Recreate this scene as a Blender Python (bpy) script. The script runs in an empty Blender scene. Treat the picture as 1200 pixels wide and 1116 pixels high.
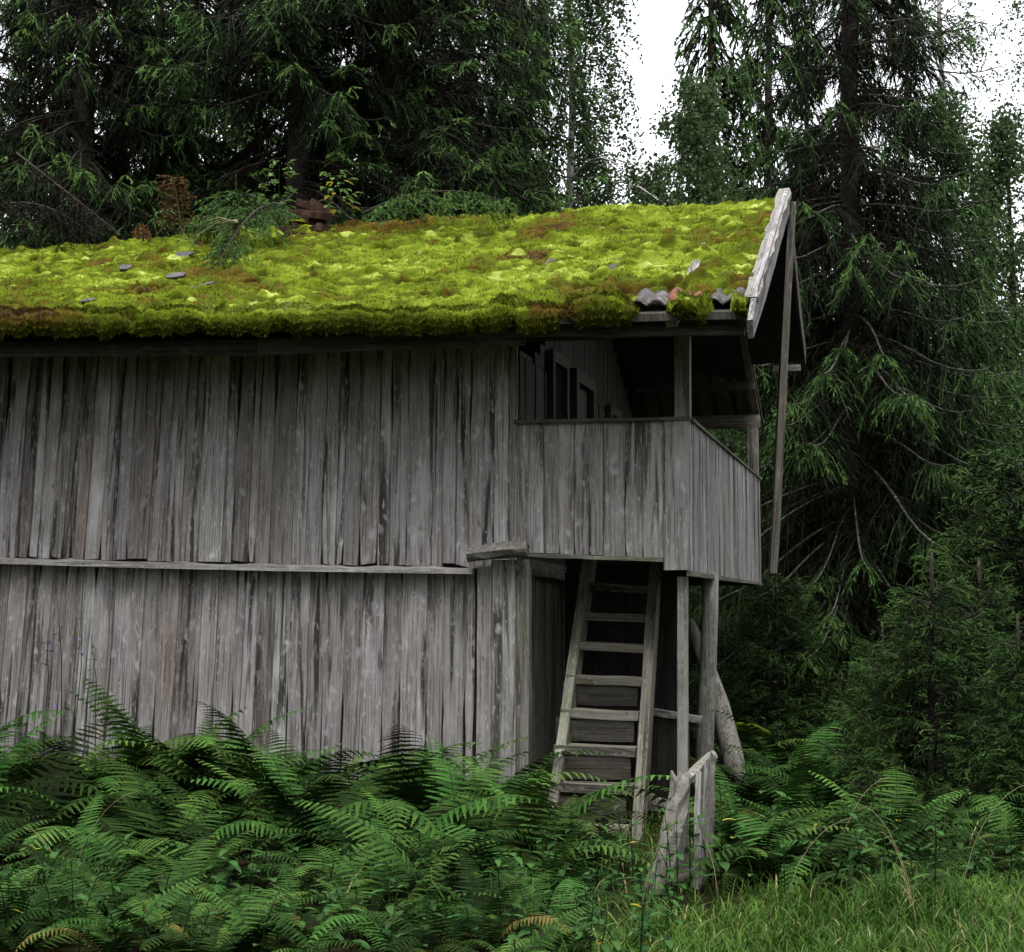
import bpy, math, random
import numpy as np
from mathutils import Matrix, Vector
R = math.radians
rnd = random.Random(7)
rng = np.random.default_rng(11)
sc = bpy.context.scene
col = sc.collection

# ------------------------------------------------------------------ camera
FPX, W0, H0 = 2000.0, 1200, 1116          # focal length in photo pixels
PITCH = math.atan(0.076)                  # horizon lies at photo row 710
YAW = math.atan(465 * math.cos(PITCH) / FPX)
CAM = Vector((0, 0, 1.5))
fw = Vector((-math.sin(YAW) * math.cos(PITCH), math.cos(YAW) * math.cos(PITCH), math.sin(PITCH)))
rt = Vector((math.cos(YAW), math.sin(YAW), 0))
up = rt.cross(fw)
cd = bpy.data.cameras.new('camera')
cam = bpy.data.objects.new('camera', cd); col.objects.link(cam)
cam.matrix_world = Matrix(((rt.x, up.x, -fw.x, CAM.x), (rt.y, up.y, -fw.y, CAM.y), (rt.z, up.z, -fw.z, CAM.z), (0, 0, 0, 1)))
cd.sensor_fit = 'HORIZONTAL'; cd.sensor_width = 36; cd.lens = 36 * FPX / W0
cd.clip_start = 0.1; cd.clip_end = 2000
sc.camera = cam

# ------------------------------------------------------------------ world, sun, exposure
SUN_EL, SUN_AZ = R(76), R(158)            # overcast: big soft sun behind the camera and a little to its right
wd = bpy.data.worlds.new('World'); sc.world = wd; wd.use_nodes = True
nt = wd.node_tree
bg = nt.nodes['Background']
sky = nt.nodes.new('ShaderNodeTexSky'); sky.sky_type = 'NISHITA'; sky.sun_disc = False
sky.sun_elevation = SUN_EL; sky.sun_rotation = SUN_AZ; sky.air_density = 1.0; sky.dust_density = 4.0; sky.ozone_density = 1.0
hs = nt.nodes.new('ShaderNodeHueSaturation'); hs.inputs['Saturation'].default_value = 0.16
nt.links.new(sky.outputs[0], hs.inputs['Color']); nt.links.new(hs.outputs[0], bg.inputs['Color'])
bg.inputs['Strength'].default_value = 0.15
ld = bpy.data.lights.new('sun', 'SUN'); ld.energy = 0.6; ld.angle = R(36); ld.color = (1, 0.97, 0.93)
sun = bpy.data.objects.new('sun', ld); col.objects.link(sun)
sdir = Vector((math.sin(SUN_AZ) * math.cos(SUN_EL), math.cos(SUN_AZ) * math.cos(SUN_EL), math.sin(SUN_EL)))      # towards the sun
sun.rotation_euler = sdir.to_track_quat('Z', 'Y').to_euler()
sc.view_settings.view_transform = 'Standard'; sc.view_settings.look = 'None'
sc.view_settings.exposure = 1.9; sc.view_settings.gamma = 1.0
sc.view_settings.use_curve_mapping = False
sc.cycles.max_bounces = 2; sc.cycles.diffuse_bounces = 1; sc.cycles.transmission_bounces = 1
sc.cycles.use_adaptive_sampling = True; sc.cycles.adaptive_threshold = 0.02; sc.cycles.use_light_tree = False

# ------------------------------------------------------------------ pixel helpers
def ray(px, py):
    return fw + rt * ((px - 600) / FPX) + up * ((558 - py) / FPX)
def at_y(px, py, y):
    d = ray(px, py); return CAM + d * ((y - CAM.y) / d.y)
def at_x(px, py, x):
    d = ray(px, py); return CAM + d * ((x - CAM.x) / d.x)

# ------------------------------------------------------------------ object helpers
WM = {}
def setm(o, m, parent=None):
    WM[o.name] = m
    if parent is not None:
        o.parent = parent; o.matrix_basis = WM[parent.name].inverted() @ m
    else:
        o.matrix_basis = m
def tag(o, label=None, cat=None, group=None, kind=None):
    if label: o['label'] = label
    if cat: o['category'] = cat
    if group: o['group'] = group
    if kind: o['kind'] = kind
    return o
def empty(name, loc, label, cat, group=None, rz=0):
    o = bpy.data.objects.new(name, None); o.empty_display_size = 0.2; col.objects.link(o)
    setm(o, Matrix.Translation(Vector(loc)) @ Matrix.Rotation(rz, 4, 'Z'))
    return tag(o, label, cat, group)
def mesh(name, V, F, mats, fmat=None, attr=None, smooth=False):
    """V (n,3), F (m,3) or (m,4) arrays, or a list of faces"""
    me = bpy.data.meshes.new(name)
    V = np.asarray(V, dtype=np.float32)
    if isinstance(F, np.ndarray):
        m, k = F.shape
        me.vertices.add(len(V)); me.vertices.foreach_set('co', V.ravel())
        me.loops.add(m * k); me.loops.foreach_set('vertex_index', F.astype(np.int32).ravel())
        me.polygons.add(m); me.polygons.foreach_set('loop_start', np.arange(0, m * k, k, dtype=np.int32))
        me.update(calc_edges=True)
    else:
        me.from_pydata(V.tolist(), [], F); me.update()
    for mt in (mats if isinstance(mats, (list, tuple)) else [mats]): me.materials.append(mt)
    if fmat is not None: me.polygons.foreach_set('material_index', np.asarray(fmat, dtype=np.int32))
    if attr is not None:
        for an, av in attr.items():
            a = me.attributes.new(an, 'FLOAT', 'POINT'); a.data.foreach_set('value', np.asarray(av, dtype=np.float32))
    me.polygons.foreach_set('use_smooth', np.full(len(me.polygons), smooth))
    return me
def put(name, me, m=Matrix.Identity(4), parent=None):
    o = bpy.data.objects.new(name, me); col.objects.link(o); setm(o, m, parent); return o
def frame(p0, p1, nrm):
    """matrix: origin p0, local z to p1, local -y towards nrm"""
    z = (p1 - p0).normalized(); y = -(nrm - z * nrm.dot(z)).normalized(); x = y.cross(z)
    return Matrix(((x.x, y.x, z.x, p0.x), (x.y, y.y, z.y, p0.y), (x.z, y.z, z.z, p0.z), (0, 0, 0, 1)))
def plank_mesh(L, wfun, th, seg, mat, jag=0.006, bow=0.004, rag=0.0):
    V = []; F = []
    b0, b1 = rnd.uniform(-bow, bow), rnd.uniform(-bow, bow)
    for i in range(seg + 1):
        t = i / seg; xl, xr = wfun(t)
        xl += rnd.uniform(-jag, jag) * .5; xr += rnd.uniform(-jag, jag) * .5
        yb = b0 * math.sin(t * 3.1) + b1 * math.sin(t * 6.3)
        tw = rnd.uniform(-.0015, .0015)
        zl = t * L + (rnd.uniform(-rag, rag) if i in (0, seg) else 0); zr = t * L + (rnd.uniform(-rag, rag) if i in (0, seg) else 0)
        V += [(xl, yb + tw, zl), (xr, yb - tw, zr), (xr, yb + th, zr), (xl, yb + th, zl)]
        if i:
            a = (i - 1) * 4; b = i * 4
            for k in range(4): F.append((a + k, a + (k + 1) % 4, b + (k + 1) % 4, b + k))
    F.append((3, 2, 1, 0)); n = seg * 4; F.append((n, n + 1, n + 2, n + 3))
    return mesh('plank', V, F, mat)
def plank(name, p0, p1, w, th, nrm, mat, parent, seg=4, rag=0.0, jag=0.006, bow=0.004, wfun=None):
    p0, p1 = Vector(p0), Vector(p1)
    wf = wfun or (lambda t: (-w / 2, w / 2))
    return put(name, plank_mesh((p1 - p0).length, wf, th, seg, mat, jag, bow, rag), frame(p0, p1, Vector(nrm)), parent)
def tube_arrays(pts, rad, ns=8, jag=0.0, capped=True):
    pts = [Vector(p) for p in pts]; V = []; F = []
    n = len(pts)
    ref = Vector((0.31, 0.77, 0.12))
    for i, p in enumerate(pts):
        d = (pts[min(i + 1, n - 1)] - pts[max(i - 1, 0)]).normalized()
        a = d.cross(ref)
        if a.length < 1e-3: a = d.cross(Vector((1, 0, 0)))
        a.normalize(); b = d.cross(a)
        for k in range(ns):
            an = 2 * math.pi * k / ns; r = rad[i] * (1 + rnd.uniform(-jag, jag))
            V.append(p + a * (r * math.cos(an)) + b * (r * math.sin(an)))
    for i in range(n - 1):
        for k in range(ns):
            F.append((i * ns + k, i * ns + (k + 1) % ns, (i + 1) * ns + (k + 1) % ns, (i + 1) * ns + k))
    if capped:
        F.append(tuple(range(ns - 1, -1, -1))); F.append(tuple((n - 1) * ns + k for k in range(ns)))
    return [tuple(v) for v in V], F
def log(name, pts, rad, mat, parent=None, ns=10, jag=0.05, smooth=True):
    o0 = Vector(pts[0]); V, F = tube_arrays([Vector(p) - o0 for p in pts], rad, ns, jag)
    me = mesh(name, V, F, mat, smooth=smooth)
    return put(name, me, Matrix.Translation(o0), parent)

# ------------------------------------------------------------------ materials
def new_mat(name, rough=0.85):
    m = bpy.data.materials.new(name); m.use_nodes = True
    n = m.node_tree.nodes; b = n['Principled BSDF']; b.inputs['Roughness'].default_value = rough
    b.inputs['Specular IOR Level'].default_value = 0.25
    return m, m.node_tree, b
def N(t, kind, **kw):
    n = t.nodes.new('ShaderNode' + kind)
    for k, v in kw.items():
        if k in n.inputs.keys(): n.inputs[k].default_value = v
        else: setattr(n, k, v)
    return n
def ramp(t, fac, stops, interp='LINEAR'):
    r = t.nodes.new('ShaderNodeValToRGB'); r.color_ramp.interpolation = interp
    e = r.color_ramp.elements
    while len(e) > 1: e.remove(e[-1])
    for i, (p, c) in enumerate(stops):
        el = e[0] if i == 0 else e.new(p)
        el.position = p; el.color = (*c, 1) if len(c) == 3 else c
    t.links.new(fac, r.inputs[0]); return r.outputs[0]
def mixc(t, fac, a, b, mode='MIX'):
    m = t.nodes.new('ShaderNodeMix'); m.data_type = 'RGBA'; m.blend_type = mode
    for s, v in ((m.inputs[0], fac), (m.inputs[6], a), (m.inputs[7], b)):
        if isinstance(v, (int, float)): s.default_value = v
        elif isinstance(v, tuple): s.default_value = (*v, 1)
        else: t.links.new(v, s)
    return m.outputs[2]
def noise(t, vec, scale, detail=4, rough=0.6, dist=0.0):
    n = t.nodes.new('ShaderNodeTexNoise'); n.inputs['Scale'].default_value = scale
    n.inputs['Detail'].default_value = detail; n.inputs['Roughness'].default_value = rough; n.inputs['Distortion'].default_value = dist
    t.links.new(vec, n.inputs['Vector']); return n.outputs['Fac']
def scaled(t, vec, s):
    m = t.nodes.new('ShaderNodeMapping'); m.inputs['Scale'].default_value = s
    t.links.new(vec, m.inputs['Vector']); return m.outputs[0]
def bump(t, b, h, strength, dist):
    bn = t.nodes.new('ShaderNodeBump'); bn.inputs['Strength'].default_value = strength; bn.inputs['Distance'].default_value = dist
    t.links.new(h, bn.inputs['Height']); t.links.new(bn.outputs[0], b.inputs['Normal'])
def objvec(t):
    tc = t.nodes.new('ShaderNodeTexCoord'); oi = t.nodes.new('ShaderNodeObjectInfo')
    k = N(t, 'VectorMath', operation='SCALE'); k.inputs[0].default_value = (31.7, 17.3, 23.9)
    t.links.new(oi.outputs['Random'], k.inputs['Scale'])
    a = N(t, 'VectorMath', operation='ADD'); t.links.new(tc.outputs['Object'], a.inputs[0]); t.links.new(k.outputs[0], a.inputs[1])
    return a.outputs[0], oi.outputs['Random']
def wood(name, tones, dark=0.35, lichen=0.0, green=0.0, lichcol=(0.33, 0.34, 0.27)):
    m, t, b = new_mat(name, 0.9)
    v, r = objvec(t)
    base = ramp(t, r, [(i / max(1, len(tones) - 1), c) for i, c in enumerate(tones)])
    g1 = noise(t, scaled(t, v, (95, 95, 1.5)), 1.0, 6, 0.65, 0.4)         # fine grain along the board
    g2 = noise(t, scaled(t, v, (14, 14, 0.7)), 1.0, 5, 0.65, 0.6)          # wider streaks
    pa = noise(t, scaled(t, v, (5, 5, 1.6)), 1.0, 4, 0.6)                 # weather patches
    c = mixc(t, ramp(t, g1, [(0.36, (0, 0, 0)), (0.60, (1, 1, 1))]), mixc(t, 1.0, base, (0.34, 0.32, 0.30), 'MULTIPLY'), base)
    c = mixc(t, ramp(t, pa, [(0.50, (0, 0, 0)), (0.72, (0.6, 0.6, 0.6))]), c, mixc(t, 1.0, base, (1.6, 1.6, 1.64), 'MULTIPLY'))
    c = mixc(t, ramp(t, g2, [(0.38, (dark, dark, dark)), (0.475, (0, 0, 0))]), c, (0.022, 0.020, 0.016))
    br = noise(t, scaled(t, v, (7, 7, 0.8)), 1.0, 3, 0.5)
    c = mixc(t, ramp(t, br, [(0.55, (0, 0, 0)), (0.75, (0.45, 0.45, 0.45))]), c, mixc(t, 1.0, base, (0.86, 0.70, 0.55), 'MULTIPLY'))
    # a few knots, pale flares round some of them
    wv = N(t, 'VectorMath', operation='ADD'); wn = t.nodes.new('ShaderNodeTexNoise'); wn.inputs['Scale'].default_value = 9; t.links.new(v, wn.inputs['Vector'])
    wsc = N(t, 'VectorMath', operation='SCALE'); t.links.new(wn.outputs['Color'], wsc.inputs[0]); wsc.inputs['Scale'].default_value = .12
    t.links.new(v, wv.inputs[0]); t.links.new(wsc.outputs[0], wv.inputs[1])
    vo = N(t, 'TexVoronoi', feature='F1'); vo.inputs['Scale'].default_value = 1.0
    t.links.new(scaled(t, wv.outputs[0], (13, 13, 6)), vo.inputs['Vector'])
    sx = t.nodes.new('ShaderNodeSeparateColor'); t.links.new(vo.outputs['Color'], sx.inputs[0])
    def gate(ch, lo, dist):
        g_ = ramp(t, sx.outputs[ch], [(lo, (0, 0, 0)), (lo + .02, (1, 1, 1))]); mu = N(t, 'Math', operation='MULTIPLY'); t.links.new(g_, mu.inputs[0]); t.links.new(dist, mu.inputs[1]); return mu.outputs[0]
    kn = gate(0, .80, ramp(t, vo.outputs['Distance'], [(0.0, (.9, .9, .9)), (0.13, (0.6, 0.6, 0.6)), (0.20, (0, 0, 0))]))
    kp = gate(1, .62, ramp(t, vo.outputs['Distance'], [(0.0, (.8, .8, .8)), (0.16, (0.45, 0.45, 0.45)), (0.34, (0, 0, 0))]))
    c = mixc(t, kp, c, mixc(t, 1.0, base, (1.6, 1.62, 1.66), 'MULTIPLY')); c = mixc(t, kn, c, mixc(t, 1.0, base, (0.35, 0.32, 0.28), 'MULTIPLY'))
    # pale scuffs and flecks
    sf = noise(t, scaled(t, v, (70, 70, 16)), 1.0, 3, 0.6)
    c = mixc(t, ramp(t, sf, [(0.58, (0, 0, 0)), (0.70, (0.6, 0.6, 0.6))]), c, mixc(t, 1.0, base, (1.7, 1.7, 1.7), 'MULTIPLY'))
    if green:
        gn = noise(t, scaled(t, v, (6, 6, 2)), 1.0, 4, 0.6)
        c = mixc(t, ramp(t, gn, [(0.45, (0, 0, 0)), (0.7, (green,) * 3)]), c, (0.085, 0.105, 0.045))
    if lichen:
        ln = noise(t, v, 26, 6, 0.75, .6); l2 = noise(t, v, 5, 5, 0.7)
        mm = N(t, 'Math', operation='MULTIPLY'); t.links.new(ramp(t, ln, [(0.46, (0, 0, 0)), (0.6, (.8, .8, .8))]), mm.inputs[0]); t.links.new(ramp(t, l2, [(0.5 - lichen * .4, (0, 0, 0)), (0.6, (1, 1, 1))]), mm.inputs[1])
        c = mixc(t, mm.outputs[0], c, lichcol)
    t.links.new(c, b.inputs['Base Color'])
    ad = N(t, 'Math', operation='ADD'); t.links.new(g1, ad.inputs[0]); t.links.new(g2, ad.inputs[1])
    bump(t, b, ad.outputs[0], 0.9, 0.008)
    return m
GREY = [(0.27, 0.25, 0.25), (0.36, 0.345, 0.35), (0.19, 0.172, 0.168), (0.40, 0.39, 0.395), (0.29, 0.258, 0.246), (0.45, 0.44, 0.445), (0.21, 0.20, 0.195), (0.37, 0.355, 0.36)]
GREY = [tuple(min(.5, q * 1.18) for q in c) for c in GREY]
M_WALL = wood('weathered_board', GREY, 0.9)
M_RAIL = wood('gallery_board', [(0.37, 0.36, 0.362), (0.43, 0.42, 0.42), (0.32, 0.305, 0.305), (0.39, 0.39, 0.37)], 0.85, green=0.2)
M_LEDGE = wood('ledge_wood', [(0.30, 0.29, 0.28), (0.36, 0.35, 0.34)], 0.6, lichen=0.35, lichcol=(0.38, 0.37, 0.34))
M_LICH = wood('lichen_wood', [(0.20, 0.19, 0.18), (0.16, 0.15, 0.14)], 0.7, lichen=1.0, lichcol=(0.25, 0.255, 0.2))
M_STAIR = wood('stair_wood', [(0.27, 0.26, 0.23), (0.32, 0.31, 0.28), (0.24, 0.23, 0.2)], 0.7, green=0.3)
M_GREEN = wood('algae_wood', [(0.18, 0.18, 0.145), (0.22, 0.22, 0.18), (0.15, 0.15, 0.12)], 0.7, green=0.55)
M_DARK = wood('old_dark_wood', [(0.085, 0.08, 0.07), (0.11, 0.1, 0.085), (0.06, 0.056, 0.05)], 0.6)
M_SHADY = wood('shade_tone_wood', [(0.05, 0.048, 0.038), (0.065, 0.06, 0.05)], 0.6)  # shade inside the gallery and under the roof put into the colour
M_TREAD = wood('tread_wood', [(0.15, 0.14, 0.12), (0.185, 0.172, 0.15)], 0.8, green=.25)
M_BLACK = wood('deep_shade_wood', [(0.03, 0.028, 0.024), (0.04, 0.036, 0.03)], 0.6)  # near-black: shade behind the stair and boards put into the wood colour
M_BARGE = wood('barge_wood', [(0.27, 0.26, 0.27), (0.30, 0.29, 0.30)], 0.6)
M_LOG = wood('log_wood', [(0.31, 0.30, 0.28), (0.26, 0.25, 0.235)], 0.5, lichen=0.3)

def simple(name, stops, scale=8.0, rough=0.9, bstr=0.5, bdist=0.01):
    m, t, b = new_mat(name, rough); v, r = objvec(t)
    n = noise(t, v, scale, 6, 0.65)
    t.links.new(ramp(t, n, stops), b.inputs['Base Color']); bump(t, b, n, bstr, bdist); return m
M_GROUND = simple('forest_floor', [(0.3, (0.010, 0.008, 0.005)), (0.5, (0.018, 0.015, 0.008)), (0.7, (0.018, 0.026, 0.009))], 3.0, 0.95, 0.8, 0.05)
M_GROUND.node_tree.nodes['Principled BSDF'].inputs['Specular IOR Level'].default_value = 0.0
M_SLATE = simple('slate', [(0.35, (0.025, 0.021, 0.022)), (0.65, (0.085, 0.074, 0.077))], 14, 0.6, 0.4, 0.01)
M_TILE = simple('tile_grey', [(0.36, (0.02, 0.018, 0.016)), (0.52, (0.06, 0.055, 0.053)), (0.68, (0.16, 0.15, 0.15))], 14, 0.6, 0.3, 0.005)
M_TILER = simple('tile_red', [(0.38, (0.05, 0.03, 0.028)), (0.52, (0.16, 0.05, 0.03)), (0.66, (0.24, 0.085, 0.05))], 9, 0.7, 0.4, 0.006)
M_BRICK = simple('brick', [(0.38, (0.022, 0.015, 0.011)), (0.55, (0.085, 0.042, 0.03)), (0.7, (0.06, 0.055, 0.03))], 12, 0.9, 0.5, 0.01)
M_BARK = simple('spruce_bark', [(0.3, (0.016, 0.013, 0.010)), (0.55, (0.04, 0.033, 0.027)), (0.75, (0.085, 0.08, 0.068))], 14, 0.95, 0.9, 0.03)
M_LBARK = simple('lichen_bark', [(0.35, (0.03, 0.026, 0.02)), (0.52, (0.07, 0.066, 0.055)), (0.68, (0.22, 0.225, 0.19))], 26, 0.95, 0.8, 0.02)
M_BBARK = simple('birch_bark', [(0.38, (0.03, 0.028, 0.025)), (0.46, (0.33, 0.31, 0.28)), (0.7, (0.5, 0.48, 0.45))], 5, 0.8, 0.3, 0.01)
M_DRY = simple('dry_stalk', [(0.3, (0.16, 0.12, 0.07)), (0.7, (0.30, 0.25, 0.15))], 20)
M_PETAL = simple('violet_petal', [(0.3, (0.20, 0.14, 0.36)), (0.7, (0.32, 0.24, 0.5))], 20)

def leafmat(name, stops, rough=0.6, trans=0.25, var=0.35, spec=.06):
    """colour from the 'tint' attribute, a little different on each object"""
    m, t, b = new_mat(name, rough); b.inputs['Specular IOR Level'].default_value = spec
    at = t.nodes.new('ShaderNodeAttribute'); at.attribute_name = 'tint'
    c = ramp(t, at.outputs['Fac'], stops)
    oi = t.nodes.new('ShaderNodeObjectInfo')
    k = N(t, 'MapRange'); t.links.new(oi.outputs['Random'], k.inputs[0]); k.inputs['To Min'].default_value = 1 - var; k.inputs['To Max'].default_value = 1 + var
    h = N(t, 'HueSaturation'); t.links.new(c, h.inputs['Color'])
    fr_ = N(t, 'MATH' if False else 'Math', operation='FRACT'); mu_ = N(t, 'Math', operation='MULTIPLY'); t.links.new(oi.outputs['Random'], mu_.inputs[0]); mu_.inputs[1].default_value = 7.31; t.links.new(mu_.outputs[0], fr_.inputs[0])
    hm = N(t, 'MapRange'); t.links.new(fr_.outputs[0], hm.inputs[0]); hm.inputs['To Min'].default_value = .5 - .03 * var; hm.inputs['To Max'].default_value = .5 + .025 * var; t.links.new(hm.outputs[0], h.inputs['Hue']); t.links.new(k.outputs[0], h.inputs['Value'])
    t.links.new(h.outputs[0], b.inputs['Base Color'])
    if trans:
        tr = N(t, 'BsdfTranslucent'); t.links.new(h.outputs[0], tr.inputs['Color'])
        mx = N(t, 'MixShader'); mx.inputs[0].default_value = trans
        t.links.new(b.outputs[0], mx.inputs[1]); t.links.new(tr.outputs[0], mx.inputs[2])
        t.links.new(mx.outputs[0], t.nodes['Material Output'].inputs['Surface'])
    return m
M_NEEDLE = leafmat('spruce_needles', [(0.0, (0.024, 0.019, 0.014)), (0.18, (0.012, 0.0125, 0.007)), (0.4, (0.0085, 0.0165, 0.006)), (0.7, (0.023, 0.048, 0.013)), (1.0, (0.075, 0.145, 0.035))], 0.7, 0, 0.12)
M_BIRCH = leafmat('birch_leaves', [(0.0, (0.03, 0.055, 0.02)), (0.5, (0.05, 0.085, 0.033)), (1.0, (0.095, 0.14, 0.055))], 0.55, 0.35, 0.15)
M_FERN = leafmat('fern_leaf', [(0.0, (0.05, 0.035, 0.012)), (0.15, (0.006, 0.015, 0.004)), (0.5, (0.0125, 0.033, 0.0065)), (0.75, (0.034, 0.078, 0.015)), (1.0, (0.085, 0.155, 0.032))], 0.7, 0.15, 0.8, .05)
M_FOLD = leafmat('withering_fern', [(0.0, (0.035, 0.02, 0.009)), (0.5, (0.085, 0.075, 0.022)), (1.0, (0.13, 0.12, 0.03))], 0.7, 0.2, 0.5)
M_HERB = leafmat('herb_leaf', [(0.0, (0.015, 0.038, 0.010)), (0.5, (0.028, 0.072, 0.018)), (1.0, (0.06, 0.12, 0.03))], 0.6, 0.2, 0.5)
M_SAPL = leafmat('sapling_leaf', [(0.0, (0.06, 0.12, 0.03)), (1.0, (0.15, 0.24, 0.07))], 0.5, 0.3, 0.3)
M_YLEAF = leafmat('yellow_leaf', [(0.0, (0.32, 0.27, 0.02)), (1.0, (0.45, 0.40, 0.06))], 0.6, 0.25, 0.1)
M_BROWN = leafmat('dead_needles', [(0.0, (0.05, 0.026, 0.013)), (1.0, (0.15, 0.075, 0.032))], 0.8, 0, 0.1)
M_GRASS = leafmat('grass_blade', [(0.0, (0.03, 0.07, 0.012)), (0.5, (0.07, 0.14, 0.022)), (0.85, (0.125, 0.20, 0.038)), (1.0, (0.26, 0.25, 0.11))], 0.5, 0.3, 0.0)
def mossmat():
    m, t, b = new_mat('roof_moss', 0.95)
    at = t.nodes.new('ShaderNodeAttribute'); at.attribute_name = 'tint'
    tc = t.nodes.new('ShaderNodeTexCoord'); v = tc.outputs['Object']
    n = noise(t, v, 55, 4, 0.7)
    a = N(t, 'Math', operation='MULTIPLY_ADD'); t.links.new(n, a.inputs[0]); a.inputs[1].default_value = 0.34; a.inputs[2].default_value = -0.17
    s = N(t, 'Math', operation='ADD'); t.links.new(at.outputs['Fac'], s.inputs[0]); t.links.new(a.outputs[0], s.inputs[1])
    c = ramp(t, s.outputs[0], [(0.0, (0.045, 0.028, 0.012)), (0.18, (0.095, 0.066, 0.009)), (0.34, (0.062, 0.08, 0.006)), (0.52, (0.105, 0.142, 0.008)), (0.70, (0.185, 0.24, 0.022)), (0.86, (0.36, 0.41, 0.11)), (1.0, (0.45, 0.49, 0.22))])
    t.links.new(c, b.inputs['Base Color'])
    bump(t, b, noise(t, v, 120, 3, 0.7), 0.9, 0.012)
    b.inputs['Specular IOR Level'].default_value = 0.05
    return m
M_MOSS = mossmat()

# ------------------------------------------------------------------ the house: main measures
YW = 11.54                                  # front wall plane
YF = 17.20                                  # far wall plane
YR = (YW + YF) / 2                          # ridge
YE = YW - 0.58                              # eave edge
XG = at_y(808, 490, YW).x                   # outer corner of the gallery (about -1.44)
XH = at_y(605, 560, YW).x                   # house gable wall (about -2.66)
XV = -0.925                                 # roof verge
XL = -10.5                                  # far left end of the house, out of frame
def interp(pts, y):
    q = sorted(((at_y(px, py, y).x, at_y(px, py, y).z) for px, py in pts))
    xs, zs = [a for a, _ in q], [b for _, b in q]
    return lambda x: float(np.interp(x, xs, zs))
zeave = interp([(0, 366), (200, 363), (400, 361), (600, 354), (790, 347), (880, 345)], YE)
zridge = interp([(0, 288), (110, 279), (300, 262), (450, 252), (600, 244), (700, 236), (860, 228), (930, 219)], YR)
ZE, ZRG = zeave(XV), zridge(XV)
FRONT, RIGHT = Vector((0, -1, 0)), Vector((1, 0, 0))
house = empty('timber_house', (-5.5, YW, 0), 'weathered grey plank house with bright mossy roof and open gallery', 'house')

def wpx(px, py, y=YW): return at_y(px, py, y)
# ---- backing walls
def quadwall(name, pts, th, mat, parent):
    """pts: 4 outline points, thickness vector th"""
    P = [Vector(p) for p in pts]; o0 = P[0].copy(); th = Vector(th)
    V = [tuple(p - o0) for p in P] + [tuple(p + th - o0) for p in P]
    F = [(0, 1, 2, 3), (7, 6, 5, 4)] + [(i, i + 4, (i + 1) % 4 + 4, (i + 1) % 4) for i in range(4)]
    return put(name, mesh(name, V, F, mat), Matrix.Translation(o0), parent)
zt = zeave(-5) - 0.12
up_wall = quadwall('upper_wall', [(XL, YW + .03, 1.75), (XH - .01, YW + .03, 1.75), (XH - .01, YW + .03, zt), (XL, YW + .03, zt)], (0, .08, 0), M_BLACK, house)
lo_wall = quadwall('lower_wall', [(XL, YW + .05, -.1), (XH - .01, YW + .05, -.1), (XH - .01, YW + .05, 1.74), (XL, YW + .05, 1.74)], (0, .08, 0), M_BLACK, house)
back_wall = quadwall('back_wall', [(XL, YF, -.1), (XH, YF, -.1), (XH, YF, zt), (XL, YF, zt)], (0, -.08, 0), M_DARK, house)
left_wall = quadwall('end_wall', [(XL + .002, YW + .14, -.1), (XL + .002, YF - .09, -.1), (XL + .002, YF - .09, zt), (XL + .002, YW + .14, zt)], (.08, 0, 0), M_DARK, house)

def boards_row(bounds, ymid, ytop, ybot, lean, y0, mat, parent, slots):
    nb_ = [bounds[0]]
    for p, q in zip(bounds[:-1], bounds[1:]):
        if q - p > 22 and rnd.random() < .25: nb_.append(p + (q - p) * rnd.choice((.35, .5, .65)))
        nb_.append(q)
    bounds = nb_
    for i in range(len(bounds) - 1):
        a, b = bounds[i], bounds[i + 1]
        lv = [lean(p) for p in (a, b)]
        yb = ybot(.5 * (a + b)) + rnd.uniform(-1.5, 2); yt = ytop(.5 * (a + b))
        proud = 0.014 if i % 2 else 0.0
        yy = y0 - proud + rnd.uniform(-.004, .004)
        f = lambda p, l, py: at_y(p + l * (ymid - py), py, yy)
        p0 = (f(a, lv[0], yb) + f(b, lv[1], yb)) / 2; p1 = (f(a, lv[0], yt) + f(b, lv[1], yt)) / 2
        w0 = f(b, lv[1], yb).x - f(a, lv[0], yb).x; w1 = f(b, lv[1], yt).x - f(a, lv[0], yt).x
        prof = slots()
        over = 0.001 if proud else 0.0
        def wf(t, w0=w0, w1=w1, prof=prof, over=over):
            w = w0 + (w1 - w0) * t
            gl = float(np.interp(t, prof[0], prof[1])); gr = float(np.interp(t, prof[0], prof[2]))
            return -w / 2 - over + gl, w / 2 + over - gr
        plank('board', p0, p1, 0, .022, FRONT, mat, parent, seg=9, rag=.014, jag=.003, wfun=wf)
def slots_up():
    g = lambda s: rnd.uniform(0, s) if rnd.random() < .55 else rnd.uniform(0, s * .25)
    t = [0, .06, .17, .3, .55, .62, .72, .88, 1]
    return t, [g(.020), g(.016), .002, .001, .001, g(.012), g(.024), g(.022), g(.018)], [g(.020), g(.016), .002, .001, .001, g(.012), g(.024), g(.022), g(.018)]
def slots_lo():
    g = lambda s: rnd.uniform(.25 * s, s) if rnd.random() < .6 else 0.0
    t = [0, .3, .545, .555, .57, .8, .885, .95, 1]
    mk = lambda: [g(.014), g(.016), g(.015), .001, .001, .001, .001, g(.017), g(.02)]
    return t, mk(), mk()
up_b = [-380, -355, -328, -300, -276, -250, -222, -196, -170, -148, -120, -98, -72, -45, -20, 5, 27, 52, 68, 82, 92, 107, 125, 140, 155, 180, 200, 217, 237, 265, 277, 295, 320, 346, 362, 381, 396, 424, 445, 458, 478, 507, 520, 535, 551, 579, 597, 606]
led_y = lambda px: float(np.interp(px, [-400, 0, 150, 300, 555], [648, 652, 656.5, 660, 664]))
boards_row(up_b, 530, lambda p: 402 - .004 * p, lambda p: led_y(p), lambda p: .085 * (1 - p / 620), YW, M_WALL, up_wall, slots_up)
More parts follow.
